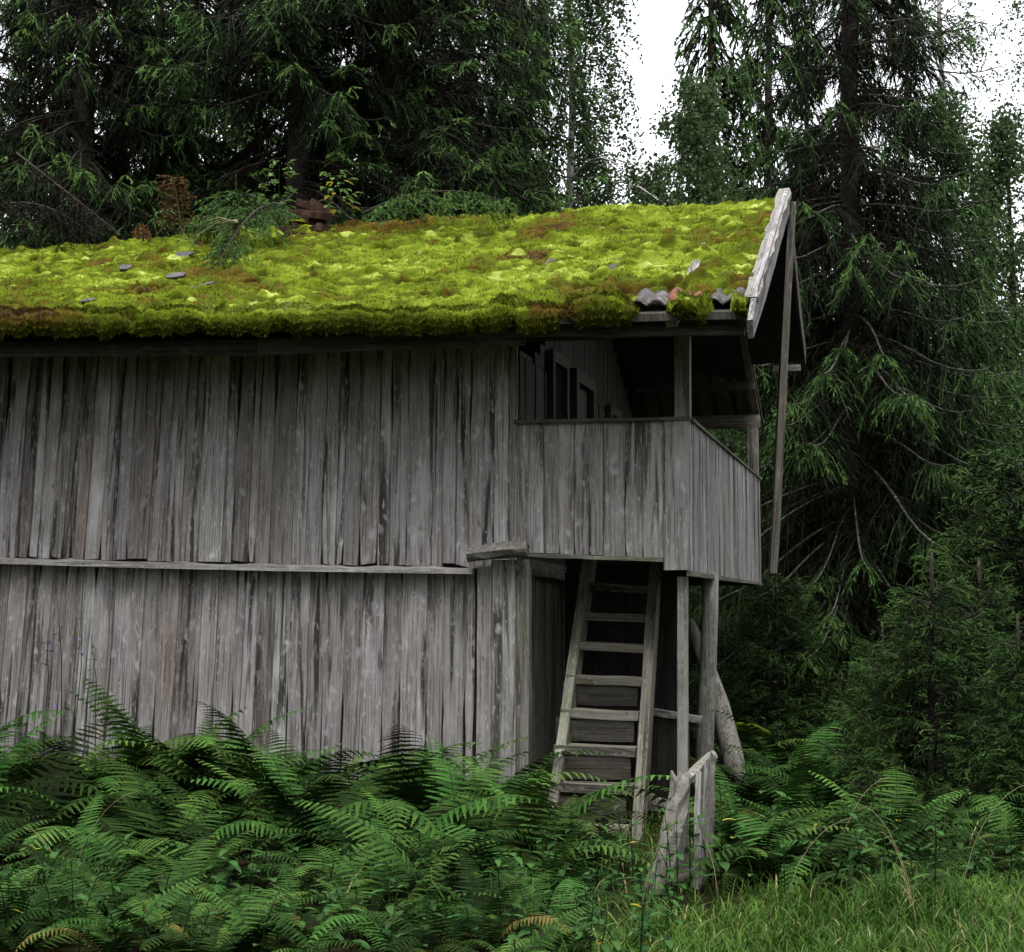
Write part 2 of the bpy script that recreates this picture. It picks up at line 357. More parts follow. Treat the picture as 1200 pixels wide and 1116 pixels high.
lo_b = [-380, -356, -330, -305, -280, -255, -232, -205, -180, -155, -130, -104, -80, -56, -30, -14, 5, 25, 40, 55, 72, 92, 107, 130, 150, 165, 185, 206, 234, 252, 275, 300, 320, 339, 361, 380, 403, 424, 449, 470, 499, 520, 545, 556]
boards_row(lo_b, 760, lambda p: led_y(p) + 4, lambda p: 968, lambda p: .085 * (1 - p / 640), YW + .022, M_WALL, lo_wall, slots_lo)
# ledge between the storeys, in three lengths of plank
xs = [-390, -40, 262, 556]
for i in range(3):
    a, b = xs[i], xs[i + 1]
    pts = [at_y(p, led_y(p) + 5.5, YW - .03) for p in np.linspace(a, b - .6, 19)]
    o0 = pts[0]; V = []; F = []
    for k, p in enumerate(pts):
        q = p - o0; j = rnd.uniform(-.009, .009)
        V += [(q.x, -.05 + j, q.z - .022), (q.x, .055, q.z - .022), (q.x, .055, q.z + .03 + j), (q.x, -.045 + j, q.z + .014 + j)]
        if k:
            for e in range(4): F.append(((k - 1) * 4 + e, (k - 1) * 4 + (e + 1) % 4, k * 4 + (e + 1) % 4, k * 4 + e))
    F += [(3, 2, 1, 0), tuple(72 + e for e in range(4))]
    # local z of the wood grain must run along the plank
    m = Matrix.Translation(o0) @ Matrix(((0, 0, 1, 0), (0, 1, 0, 0), (-1, 0, 0, 0), (0, 0, 0, 1)))
    V = [(-z, y, x) for x, y, z in V]
    put('ledge', mesh('ledge', V, F, M_LEDGE), m, lo_wall)
# corner pier boards of the lower storey
for a, b, yy, mt, yt in ((558, 575.5, YW - .035, M_WALL, 664), (576, 603.5, YW - .05, M_RAIL, 656)):
    p0 = at_y((a + b) / 2, 985, yy); p1 = at_y((a + b) / 2 + 1, yt, yy); w = at_y(b, 760, yy).x - at_y(a, 760, yy).x
    plank('corner_board', p0, p1, w, .06, FRONT, mt, lo_wall, seg=7)
p0 = at_y(611.5, 985, YW - .02); p1 = at_y(612.5, 655, YW - .02)
plank('corner_post', p0, p1, .088, .09, FRONT, M_STAIR, lo_wall, seg=6)
# log end lying over the pier
lg = [at_y(548, 650, YW - .12), at_y(570, 648, YW - .12), at_y(595, 645, YW - .12), at_y(618, 643, YW - .12)]
log('beam_end', lg, [.048, .056, .055, .05], M_LICH, house, 9, .22, False)
plank('bracket', at_y(605, 668, YW - .1), at_y(617, 638, YW - .1), .035, .03, FRONT, M_GREEN, house, seg=2)
# ---- gable wall behind the gallery, upper and lower
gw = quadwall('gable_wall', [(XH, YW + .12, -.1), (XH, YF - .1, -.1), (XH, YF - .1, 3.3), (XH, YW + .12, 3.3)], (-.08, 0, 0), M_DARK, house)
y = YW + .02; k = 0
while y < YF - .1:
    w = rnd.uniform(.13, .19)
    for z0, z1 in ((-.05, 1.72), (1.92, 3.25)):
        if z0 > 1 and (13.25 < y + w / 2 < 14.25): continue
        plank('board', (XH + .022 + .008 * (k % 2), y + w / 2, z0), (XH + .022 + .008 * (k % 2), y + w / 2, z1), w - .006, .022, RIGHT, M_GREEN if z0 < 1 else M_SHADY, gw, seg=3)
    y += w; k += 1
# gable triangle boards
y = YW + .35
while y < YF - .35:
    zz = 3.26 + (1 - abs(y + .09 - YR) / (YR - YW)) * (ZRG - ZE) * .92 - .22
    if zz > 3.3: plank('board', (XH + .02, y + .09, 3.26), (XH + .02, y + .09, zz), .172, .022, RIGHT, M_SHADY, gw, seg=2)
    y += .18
# door on the gable wall with a glazed upper light, standing ajar frame
def framebox(name, yc, z0, z1, w, parent, bar, depth):
    V = []; F = []
    def bx(y0, y1, za, zb):
        i = len(V)
        for X in (0, depth):
            V.extend([(X, y0, za), (X, y1, za), (X, y1, zb), (X, y0, zb)])
        F.extend([(i, i + 3, i + 2, i + 1), (i + 4, i + 5, i + 6, i + 7)] + [(i + a, i + (a + 1) % 4, i + 4 + (a + 1) % 4, i + 4 + a) for a in range(4)])
    bx(-w / 2, -w / 2 + bar, 0, z1 - z0); bx(w / 2 - bar, w / 2, 0, z1 - z0)
    bx(-w / 2 + bar, w / 2 - bar, 0, bar); bx(-w / 2 + bar, w / 2 - bar, z1 - z0 - bar, z1 - z0)
    return put(name, mesh(name, V, F, M_DARK), Matrix.Translation((XH + .03, yc, z0)), parent)
M_GLASS, tg, bgk = new_mat('old_window_glass', 0.15); bgk.inputs['Base Color'].default_value = (0.012, 0.014, 0.013, 1); bgk.inputs['Specular IOR Level'].default_value = 0.4
def glazed(name, yc, z0, z1, w, bar):
    fr = framebox(name, yc, z0, z1, w, gw, bar, .05)
    put('pane', mesh('pane', [(0.012, -w / 2 + bar, bar), (0.012, w / 2 - bar, bar), (0.012, w / 2 - bar, z1 - z0 - bar), (0.012, -w / 2 + bar, z1 - z0 - bar)], [(0, 1, 2, 3)], M_GLASS), Matrix.Translation((XH + .03, yc, z0)), gw)
glazed('window', 12.75, 2.62, 3.42, .62, .08)
framebox('door', 13.75, 1.9, 3.4, .86, gw, .1, .06)
plank('door_panel', (XH + .03, 13.75, 2.0), (XH + .03, 13.75, 3.3), .66, .02, RIGHT, M_DARK, gw, seg=3)
glazed('window', 15.3, 2.45, 3.3, .6, .08)
# strip of trim under the gallery on the lower gable wall
plank('trim_board', at_x(620, 664, XH + .06), at_x(676, 675, XH + .06), .11, .03, RIGHT, M_STAIR, gw, seg=4)
# ---- gallery floor, joists, railing
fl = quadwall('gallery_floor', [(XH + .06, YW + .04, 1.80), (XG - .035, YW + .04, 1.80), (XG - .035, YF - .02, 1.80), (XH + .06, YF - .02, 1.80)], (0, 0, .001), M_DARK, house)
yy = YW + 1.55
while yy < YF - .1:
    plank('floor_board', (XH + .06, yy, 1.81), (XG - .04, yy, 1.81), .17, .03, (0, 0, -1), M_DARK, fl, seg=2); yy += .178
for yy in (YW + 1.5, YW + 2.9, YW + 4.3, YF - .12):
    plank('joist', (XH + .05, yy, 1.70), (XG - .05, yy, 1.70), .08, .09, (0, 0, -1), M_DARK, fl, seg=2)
# remove the stair opening: the floor sheet starts behind the stair
fl.data = mesh('floor_sheet', [(0, 1.5, 0), (XG - XH - .1, 1.5, 0), (XG - XH - .1, YF - YW - .08, 0), (0, YF - YW - .08, 0)], [(0, 1, 2, 3)], M_DARK)
rail = put('gallery_railing', mesh('rail_frame', *[[(0, 0, 0), (XG - XH - .06, 0, 0), (XG - XH - .06, .03, 0), (0, .03, 0), (0, 0, .06), (XG - XH - .06, 0, .06), (XG - XH - .06, .03, .06), (0, .03, .06)],
    [(3, 2, 1, 0), (4, 5, 6, 7), (0, 1, 5, 4), (1, 2, 6, 5), (2, 3, 7, 6), (3, 0, 4, 7)]], M_RAIL), Matrix.Translation((XH + .03, YW + .02, 2.35)), house)
ytopf = lambda p: 496 - 4.5 * (p - 605) / 203
ybotf = lambda p: 647 + 7 * (p - 605) / 170
fb = [604, 620, 637, 655, 673, 690, 707, 733, 753, 778, 807.5]
for i in range(len(fb) - 1):
    a, b = fb[i], fb[i + 1]; m_ = (a + b) / 2
    yb = 668 if a >= 778 else ybotf(m_); yo = YW - .004 * (i % 2) - (.012 if a >= 778 else 0)
    p0, p1 = at_y(m_, yb, yo), at_y(m_, ytopf(m_), yo); w = at_y(b, 560, yo).x - at_y(a, 560, yo).x
    prof = slots_lo()
    wf = lambda t, w=w, prof=prof: (-w / 2 + .6 * float(np.interp(1 - t, prof[0], prof[1])), w / 2 - .002)
    plank('board', p0, p1, w, .022, FRONT, M_RAIL, rail, seg=8, rag=.003, jag=.002, wfun=wf)
plank('bottom_rail', at_y(617, 650, YW - .03), at_y(777, 656.5, YW - .03), .03, .045, FRONT, M_GREEN, rail, seg=4)
plank('rail_cap', at_y(602, 494, YW - .03), at_y(808.5, 490, YW - .03), .022, .09, FRONT, M_GREEN, rail, seg=5)
zt0, zb0 = at_y(808, 490, YW).z, at_y(808, 671, YW).z
y = YW + .004; k = 0
while y < YF - .02:
    w = min(rnd.uniform(.15, .24), YF - y)
    plank('board', (XG + .005 * (k % 2), y + w / 2, zb0 + rnd.uniform(-.01, .01)), (XG + .005 * (k % 2), y + w / 2, zt0 - .01), w - rnd.uniform(.004, .014), .022, RIGHT, M_RAIL, rail, seg=4, rag=.004, jag=.002)
    y += w; k += 1
plank('rail_cap', (XG - .02, YW + .03, zt0 + .003), (XG - .02, YF + .01, zt0 + .003), .08, .022, (0, 0, 1), M_GREEN, rail, seg=4)
plank('bottom_rail', (XG + .012, YW + .0, zb0 - .008), (XG + .012, YF, zb0 - .008), .03, .04, RIGHT, M_GREEN, rail, seg=4)
x = XG - .05
while x > XH + .1:
    plank('board', (x - .09, YF, zb0), (x - .09, YF, zt0), .17, .022, (0, 1, 0), M_RAIL, rail, seg=2); x -= .18
pw = quadwall('light_block_wall', [(XH + .08, 12.86, -.1), (XG - .3, 12.86, -.1), (XG - .3, 12.86, 1.76), (XH + .08, 12.86, 1.76)], (0, .03, 0), M_DARK, house)  # added wall that blocks light so the space behind the stair stays black
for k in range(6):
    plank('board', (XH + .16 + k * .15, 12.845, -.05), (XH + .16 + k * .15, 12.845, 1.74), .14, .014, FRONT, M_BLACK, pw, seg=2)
# ---- posts and plates
zpl = ZE - .13
plank('post', (XG - .055, YW + .045, zt0 - .9), (XG - .055, YW + .045, zpl), .105, .09, FRONT, M_STAIR, house, seg=5, jag=.003)
plank('post', (XG - .06, YF - .1, zt0 - .95), (XG - .06, YF - .1, zpl - .09), .105, .09, FRONT, M_STAIR, house, seg=4, jag=.003)
plank('wall_plate', (XH - .1, YW + .06, zpl + .05), (XV - .12, YW + .06, zpl + .05), .12, .1, FRONT, M_DARK, house, seg=4)
plank('wall_plate', (XH - .1, YF - .1, zpl - .03), (XG + .01, YF - .1, zpl - .03), .13, .1, FRONT, M_STAIR, house, seg=4)
# fascia under the eave, in two lengths, and a rough purlin
plank('fascia', at_y(-390, 414, YE + .16), at_y(300, 407, YE + .16), .11, .03, FRONT, M_DARK, house, seg=6)
plank('fascia', at_y(301, 406.5, YE + .15), at_y(615, 395, YE + .15), .11, .03, FRONT, M_DARK, house, seg=5)
plank('fascia', at_y(560, 390, YE + .09), at_y(872, 386.5, YE + .09), .06, .06, FRONT, M_DARK, house, seg=6, jag=.012)
# thin square post and round post under the gallery, leaning prop
plank('gallery_post', at_y(799.5, 975, YW + .06), at_y(799.5, 676, YW + .06), .07, .06, FRONT, M_LOG, house, seg=6, jag=.004)
rp = [at_y(x_, y_, 12.95) for x_, y_ in ((822, 950), (825, 890), (829, 800), (832, 720), (833, 670))]
log('round_post', rp, [.07, .069, .066, .063, .06], M_LOG, house, 12, .03)
# ------------------------------------------------------------------ roof
XR0 = XL - .3
def roofpt(x, v, far=False):
    ze, zr = zeave(max(min(x, XV), -8)), zridge(max(min(x, XV), -8))
    ye, yr = (YE, YR) if not far else (2 * YR - YE, YR)
    sag = -.05 * math.sin(math.pi * v)
    return Vector((x, ye + (yr - ye) * v, ze - .11 + (zr - ze + .0) * v + sag))
def slab(name, far, x0, x1, v0, parent, nx=26, nv=8, th=.05):
    V = []; F = []
    for lay in (0, 1):
        for i in range(nx + 1):
            for j in range(nv + 1):
                p = roofpt(x0 + (x1 - x0) * i / nx, v0 + (1 - v0) * j / nv, far); V.append((p.x, p.y, p.z - lay * th))
    n = (nx + 1) * (nv + 1); ix = lambda l, i, j: l * n + i * (nv + 1) + j
    for i in range(nx):
        for j in range(nv):
            F.append((ix(0, i, j), ix(0, i + 1, j), ix(0, i + 1, j + 1), ix(0, i, j + 1)))
            F.append((ix(1, i, j + 1), ix(1, i + 1, j + 1), ix(1, i + 1, j), ix(1, i, j)))
    for i in range(nx):
        F.append((ix(1, i, 0), ix(1, i + 1, 0), ix(0, i + 1, 0), ix(0, i, 0)))
    for j in range(nv):
        F.append((ix(0, 0, j), ix(0, 0, j + 1), ix(1, 0, j + 1), ix(1, 0, j)))
        F.append((ix(1, nx, j), ix(1, nx, j + 1), ix(0, nx, j + 1), ix(0, nx, j)))
    return put(name, mesh(name, V, F, M_SHADY), Matrix.Identity(4), parent)
roof = slab('roof', False, XR0, XV - .03, 0.0, house)
slab('roof_slope', True, XR0, XG - .001, 0.0, house)
slab('roof_slope', True, XG, XV - .02, 0.36, house, nx=2)
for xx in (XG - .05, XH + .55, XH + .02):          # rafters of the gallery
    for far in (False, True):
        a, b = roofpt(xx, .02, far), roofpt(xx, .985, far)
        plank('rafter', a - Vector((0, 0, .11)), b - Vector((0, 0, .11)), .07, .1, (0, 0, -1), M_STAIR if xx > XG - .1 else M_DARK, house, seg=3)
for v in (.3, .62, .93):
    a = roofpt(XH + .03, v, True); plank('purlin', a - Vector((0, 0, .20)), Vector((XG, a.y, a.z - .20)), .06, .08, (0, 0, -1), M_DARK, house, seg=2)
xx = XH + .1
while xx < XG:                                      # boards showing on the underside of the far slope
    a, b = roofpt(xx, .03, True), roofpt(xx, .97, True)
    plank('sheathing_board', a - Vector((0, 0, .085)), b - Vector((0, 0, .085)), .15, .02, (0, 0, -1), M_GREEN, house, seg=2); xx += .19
pq = at_y(938, 431, 15.6); plank('purlin', pq - Vector((.25, 0, 0)), pq, .055, .05, FRONT, M_STAIR, house, seg=2)
# barge board with a lichen-covered cap
a, b = roofpt(XV, -.075), roofpt(XV, 1.0)
d = (b - a).normalized()
bb = plank('barge_board', a + Vector((0, 0, -.02)), b + Vector((0, 0, -.01)), .25, .035, RIGHT, M_BARGE, house, seg=8, jag=.012, wfun=lambda t: (-.02 - min(1, t * 14) * .10, .095))
cp = plank('cap_board', roofpt(XV - .03, -.0) + Vector((0, 0, .095)), b + Vector((-.03, 0, .10)), .10, .035, Vector((0, -d.z, d.y)), M_LICH, house, seg=14, jag=.03, rag=.02)
a2, b2 = roofpt(XV, .36, True), roofpt(XV, 1.0, True)
plank('barge_board', a2, b2 + Vector((0, -.02, -.02)), .2, .03, RIGHT, M_DARK, house, seg=3)
# long plank hanging from the gable peak
pt, pb = at_y(929, 236, YR + .05), at_y(907, 672, YR - .25)
plank('gable_plank', pb, pt, .058, .13, Vector((.2, -1, 0)), M_TREAD, house, seg=7, jag=.008)

# ---- pantiles showing at the lower right corner of the roof
def tile_mesh(mat):
    V = []; F = []; n = 9; w, l, th = .145, .34, .014
    for lay in (0, 1):
        for j in (0, 1):
            for i in range(n):
                t = i / (n - 1); s = .022 * math.sin(t * 2 * math.pi * .95 - .4) + (.02 if t > .8 else 0)
                V.append((-w / 2 + w * t, l * j, s - lay * th + .012 * (1 - j)))
    for j in range(1):
        for i in range(n - 1):
            a = i; F.append((a, a + 1, a + n + 1, a + n)); a += 2 * n; F.append((a + n, a + n + 1, a + 1, a))
            F.append((i + 2 * n, i + 1 + 2 * n, i + 1, i)); F.append((i + n, i + n + 1, i + 3 * n + 1, i + 3 * n))
    F += [(0, n, 3 * n, 2 * n), (n - 1, 3 * n - 1, 4 * n - 1, 2 * n - 1)]
    return mesh('tile', V, F, mat, smooth=True)
tg_, tr_ = tile_mesh(M_TILE), tile_mesh(M_TILER)
sl = math.atan2(ZRG - ZE, YR - YE)
for row in range(2):
    for k in range(6):
        if row: continue
        x = XV - .13 - k * .125; v = .012 + row * .085
        p = roofpt(x, v) + Vector((0, 0, .05 - .012 * row))
        red = row == 0 and k in (2, 3)
        put('tile', tr_ if red else tg_, Matrix.Translation(p) @ Matrix.Rotation(sl + rnd.uniform(-.05, .05), 4, 'X') @ Matrix.Rotation(rnd.uniform(-.08, .08), 4, 'Z') @ Matrix.Rotation(rnd.uniform(-.06, .06), 4, 'Y'), roof)

# ---- moss carpet
def fbm(X, Y, sc_, seed, oct_=4):
    g = np.random.default_rng(seed); out = np.zeros_like(X); amp = 1.0
    for o in range(oct_):
        n = 256; T = g.random((n, n)); fx, fy = X * sc_, Y * sc_
        ix, iy = np.floor(fx).astype(int), np.floor(fy).astype(int); tx, ty = fx - ix, fy - iy
        tx, ty = tx * tx * (3 - 2 * tx), ty * ty * (3 - 2 * ty)
        q = lambda a, b: T[a % n, b % n]
        out += amp * ((q(ix, iy) * (1 - tx) + q(ix + 1, iy) * tx) * (1 - ty) + (q(ix, iy + 1) * (1 - tx) + q(ix + 1, iy + 1) * tx) * ty - .5)
        amp *= .5; sc_ *= 2.03
    return out
def moss():
    x0, x1 = -8.6, XV - .06
    SL = math.hypot(YR - YE, ZRG - ZE)                 # slope length
    nu, nvv = 680, 260
    us = np.linspace(x0, x1, nu); vs = np.linspace(-.055, SL + .05, nvv)
    U, Vv = np.meshgrid(us, vs, indexing='ij')
    H = .04 + .035 * fbm(U, Vv, 1.6, 1) + .035 * np.maximum(0, fbm(U, Vv, 4.5, 2)) + .02 * fbm(U, Vv, 13, 3)
    T = .47 + .46 * fbm(U, Vv * 1.5, 1.1, 4) + .24 * fbm(U, Vv * 2.2, 5, 5)
    rust = np.clip(fbm(U, Vv, 1.4, 9) * 1.8 + .32 * np.clip((U + 3.4) / 2, 0, 1) - .10, 0, 1); T -= .32 * rust
    g = np.random.default_rng(5)
    dens = fbm(g.uniform(x0, x1, 1), g.uniform(0, SL, 1), 1, 1)
    for k in range(3400):                              # cushions
        cx, cv = g.uniform(x0, x1), g.uniform(-.02, SL); kind = g.random()
        r = g.uniform(.03, .11) if kind < .6 else g.uniform(.025, .085)
        asp = g.uniform(.6, 1.0); h = r * (g.uniform(.25, .55) if g.random() < .4 else g.uniform(.05, .2))
        i0, i1 = np.searchsorted(us, [cx - r, cx + r]); j0, j1 = np.searchsorted(vs, [cv - r, cv + r])
        if i1 <= i0 or j1 <= j0: continue
        su, sv = U[i0:i1, j0:j1], Vv[i0:i1, j0:j1]
        wob = 1 + .35 * fbm(su, sv, 14, 77, 2)
        q = ((su - cx) ** 2 + ((sv - cv) / asp) ** 2) / (r * r) * wob
        bumpy = np.sqrt(np.clip(1 - q, 0, 1)) * h
        sub = H[i0:i1, j0:j1]; m = bumpy > .004
        sub[m] = sub[m] + bumpy[m] * .72
        pc = float(fbm(np.array([cx]), np.array([cv]), 1.8, 55)[0])
        if kind > .5 and pc > g.uniform(-.15, .35):
            tt = T[i0:i1, j0:j1]; f = np.clip((1 - q) * 1.6, 0, 1) * g.uniform(.5, 1); tt += (g.uniform(.62, .88) - tt) * f
        elif kind < .10:
            tt = T[i0:i1, j0:j1]; f = np.clip((1 - q) * 1.5, 0, 1) * .7; tt += (.2 - tt) * f
    H += .02 * fbm(U, Vv, 24, 6, 4)
    hol = np.clip(-fbm(U, Vv * 1.6, 5.5, 21) - .22, 0, .5); H -= .30 * hol; T -= 1.3 * hol      # hollows between cushions, sunk and tinted darker brown
    # thick roll along the eave
    H += .045 * np.exp(-((Vv - .02) / .16) ** 2) * (1 + .8 * fbm(U, Vv, 3.5, 8))
    # ragged gap that shows the tiles
    tx = XV - .13; gap = np.clip(((U - (tx - .72)) / .16), 0, 1) * np.clip((.56 - Vv) / .10 + .8 * fbm(U, Vv, 6, 14), 0, 1)
    clump = np.clip(fbm(U, Vv, 5.2, 15) * 4 - .1, 0, 1) * .95
    gap = np.clip(gap * (1 - clump), 0, 1)
    H = H * (1 - gap) - .05 * gap
    H += .05 * np.exp(-((Vv - .66) / .12) ** 2) * np.clip((U - (tx - 1.0)) / .1, 0, 1)
    # position: up the slope; below the eave the sheet turns down and hangs
    ux = np.clip(us, -8, XV); ze = np.array([zeave(x) for x in ux])[:, None] - .11; zr = np.array([zridge(x) for x in ux])[:, None] - .11
    vn = np.clip(Vv, 0, None) / SL; down = np.clip(-Vv, 0, None)
    fr = np.clip(down / .055, 0, 1)
    Y = YE + (YR - YE) * vn; Z = ze + (zr - ze) * vn - .05 * np.sin(np.pi * np.clip(vn, 0, 1))
    ny, nz = -math.sin(sl), math.cos(sl)
    ang = fr * R(75)
    ny_, nz_ = ny * np.cos(ang) - nz * np.sin(ang), nz * np.cos(ang) - (-ny) * np.sin(ang) * 1.0
    hang = (1 + 1.1 * fbm(U, Vv * 0, 7, 31) + .7 * fbm(U, Vv * 0, 23, 32)) * (1 - gap * .9)
    Z = Z - down * .95 * np.clip(hang, .15, 2); Y = Y + fr ** 2 * .05
    Y = Y + ny_ * H; Z = Z + nz_ * H
    T += (.30 - T) * np.clip(fr * 1.2, 0, .9)
    n = nu * nvv; idx = np.arange(n).reshape(nu, nvv)
    F = np.stack([idx[:-1, :-1], idx[1:, :-1], idx[1:, 1:], idx[:-1, 1:]], -1).reshape(-1, 4)
    P = np.stack([U, Y, Z], -1).reshape(-1, 3)
    T = np.clip(T, .02, 1).ravel()
    o = put('moss', mesh('moss', P, F, M_MOSS, attr={'tint': T}, smooth=True), Matrix.Identity(4), roof)
    tag(o, 'thick yellow-green moss cushions with rusty patches covering the roof', kind='stuff')
    # short shoots standing on the cushions
    m = 95000
    pi = g.integers(0, n, m); e = np.argwhere(Vv.ravel() < .12).ravel(); pi[:45000] = g.choice(e, 45000)
    ok = (gap.ravel()[pi] < .5); pi = pi[ok]; m = len(pi)
    B = P[pi] + g.normal(0, .006, (m, 3))
    ed = Vv.ravel()[pi] < 0
    D = np.stack([g.normal(0, .5, m), np.where(ed, -.45, ny) + g.normal(0, .45, m), np.where(ed, -.7, nz) + g.normal(0, .3, m)], -1)
    D /= np.linalg.norm(D, axis=1)[:, None]
    L = g.uniform(.012, .028, m) * np.where(ed, 1.1, 1); S = g.normal(0, 1, (m, 3)); S = np.cross(D, S); S /= np.linalg.norm(S, axis=1)[:, None] + 1e-6
    w = (L * .14)[:, None]
    VV = np.stack([B - S * w, B + S * w, B + D * L[:, None]], 1).reshape(-1, 3)
    TT = np.repeat(np.clip(T[pi] + g.normal(.03, .07, m), .02, 1), 3)
    o2 = put('moss_shoots', mesh('moss_shoots', VV, np.arange(3 * m).reshape(-1, 3), M_MOSS, attr={'tint': TT}), Matrix.Identity(4), roof)
    tag(o2, kind='stuff')
    return (us, vs, H, SL)
moss_data = moss()
def on_roof(px, py, lift=0.0):
    """point where the pixel's ray meets the mossy roof plane"""
    best = None
    for v in np.linspace(0, 1, 201):
        Y = YE + (YR - YE) * v; p = at_y(px, py, Y); s = roofpt(p.x, v) + Vector((0, 0, .07))
        e = abs(s.z - p.z)
        if best is None or e < best[0]: best = (e, s)
    return best[1] + Vector((0, 0, lift))

# ---- loose pieces of slate on the moss
def slate(px, py, w, l, rz, label, mat):
    p = on_roof(px, py, .015); V = []; n = 6
    out = [(-.5, -.42), (.1, -.5), (.5, -.3), (.46, .4), (-.1, .5), (-.52, .3)]
    for z in (0, -.014):
        V += [(a * w * rnd.uniform(.9, 1.1), b * l, z) for a, b in out]
    F = [tuple(range(n)), tuple(range(2 * n - 1, n - 1, -1))] + [(i + n, (i + 1) % n + n, (i + 1) % n, i) for i in range(n)]
    o = put('roof_slate', mesh('roof_slate', V, F, mat), Matrix.Translation(p) @ Matrix.Rotation(sl + .06, 4, 'X') @ Matrix.Rotation(rz, 4, 'Z'))
    return tag(o, label, 'slate')
slate(111, 352, .2, .10, .35, 'pale grey narrow piece of slate lying on moss above the eave', M_SLATE)
slate(206, 324, .14, .14, .1, 'dark purplish slab of slate lying flat on the moss', M_SLATE)
slate(237, 336, .05, .22, -.6, 'thin sliver of slate stuck slantwise in the moss', M_SLATE)
slate(147, 314, .10, .18, .4, 'small dark lump of slate beside a rusty moss cushion', M_SLATE)
slate(214, 300, .17, .18, -.3, 'broken dark slate half buried below the dry spruce bough', M_SLATE)
slate(232, 288, .09, .14, .6, 'reddish tile fragment tipped up beside the dry spruce bough', M_TILER)

# ---- remains of the chimney
ch = put('chimney', mesh('chimney_core', [(-.2, -.05, -.5), (.2, -.05, -.5), (.2, .3, -.5), (-.2, .3, -.5), (-.14, .0, .02), (.12, .0, .0), (.12, .2, .05), (-.14, .2, .05)],
    [(3, 2, 1, 0), (4, 5, 6, 7), (0, 1, 5, 4), (1, 2, 6, 5), (2, 3, 7, 6), (3, 0, 4, 7)], M_DARK), Matrix.Translation(on_roof(352, 268) + Vector((0, .1, .0))), house)
c0 = WM['chimney'].translation
def brick_mesh():
    l, w, h = .24, .115, .068; V = []
    for z in (0, h):
        for x, y in ((-1, -1), (1, -1), (1, 1), (-1, 1)):
            V.append((x * l / 2 * rnd.uniform(.93, 1), y * w / 2 * rnd.uniform(.93, 1), z + rnd.uniform(-.006, .006)))
    return mesh('brick', V, [(3, 2, 1, 0), (4, 5, 6, 7), (0, 1, 5, 4), (1, 2, 6, 5), (2, 3, 7, 6), (3, 0, 4, 7)], M_BRICK)
bms = [brick_mesh() for _ in range(4)]
def brick(px, py, dy, rx, ry, rz):
    p = at_y(px, py, c0.y + dy); put('brick', rnd.choice(bms), Matrix.Translation(p) @ Matrix.Rotation(rz, 4, 'Z') @ Matrix.Rotation(ry, 4, 'Y') @ Matrix.Rotation(rx, 4, 'X'), ch)
for a in ((361, 246, .05, .1, .28, .3), (374, 248, .1, .1, .5, .5), (353, 256, 0, 0, .05, .15), (372, 257, .0, .1, .2, -.4), (362, 264, .05, 0, .0, .4), (345, 262, -.1, .2, -.1, .6), (356, 274, -.1, .3, .35, .3), (368, 276, -.15, .1, -.2, -.5), (339, 274, -.12, .1, .0, .1), (349, 282, -.2, .2, .15, .7), (367, 284, -.22, .0, .1, .2), (338, 284, -.2, .1, -.1, -.2), (385, 275, -.1, .3, .2, .9), (357, 290, -.25, 0, .05, .1)):
    brick(*a)
def cushion(px, py, r, y, tint, lift=0):
    p = at_y(px, py, y); V = []; F = []; n = 14; mrow = 6
    for j in range(mrow + 1):
        for i in range(n):
            a = 2 * math.pi * i / n; e = j / mrow * math.pi / 2; q = r * (1 + rnd.uniform(-.12, .12))
            V.append((q * math.cos(a) * math.cos(e), .7 * q * math.sin(a) * math.cos(e), .38 * q * math.sin(e)))
            if j and True: F.append(((j - 1) * n + i, (j - 1) * n + (i + 1) % n, j * n + (i + 1) % n, j * n + i))
    return put('moss_cushion', mesh('moss_cushion', V, F, M_MOSS, attr={'tint': [tint + rnd.uniform(-.1, .1) for _ in V]}, smooth=True), Matrix.Translation(p), ch)
cushion(343, 262, .13, c0.y - .1, .45); cushion(362, 270, .1, c0.y - .1, .28); cushion(392, 272, .12, c0.y, .5); cushion(368, 288, .12, c0.y - .25, .4)

# ------------------------------------------------------------------ staircase up into the gallery
st = empty('staircase', (-2.0, 11.0, 0), 'steep worn wooden open stair climbing under the gallery', 'staircase')
TR = [(684, 760, 683.5), (677, 757.5, 718), (671, 755, 753.5), (666, 750, 792), (660, 746, 832), (652, 742, 874), (646, 738, 918), (640, 733, 968)]
ty = lambda i: 12.25 - (12.25 - 10.92) * i / 7
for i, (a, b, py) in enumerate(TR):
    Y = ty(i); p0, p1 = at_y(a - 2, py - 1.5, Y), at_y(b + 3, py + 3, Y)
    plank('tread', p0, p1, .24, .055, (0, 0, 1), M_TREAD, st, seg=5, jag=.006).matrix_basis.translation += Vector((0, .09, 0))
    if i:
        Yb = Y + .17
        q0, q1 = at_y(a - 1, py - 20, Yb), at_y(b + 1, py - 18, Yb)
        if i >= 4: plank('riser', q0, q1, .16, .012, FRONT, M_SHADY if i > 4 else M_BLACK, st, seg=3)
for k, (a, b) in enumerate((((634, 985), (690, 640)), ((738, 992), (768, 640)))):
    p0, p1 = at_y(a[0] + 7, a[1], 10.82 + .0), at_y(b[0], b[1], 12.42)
    plank('stringer', p0, p1, .068, .18, Vector((0, -1, .9)), M_TREAD if k else M_GREEN, st, seg=6, jag=.006)
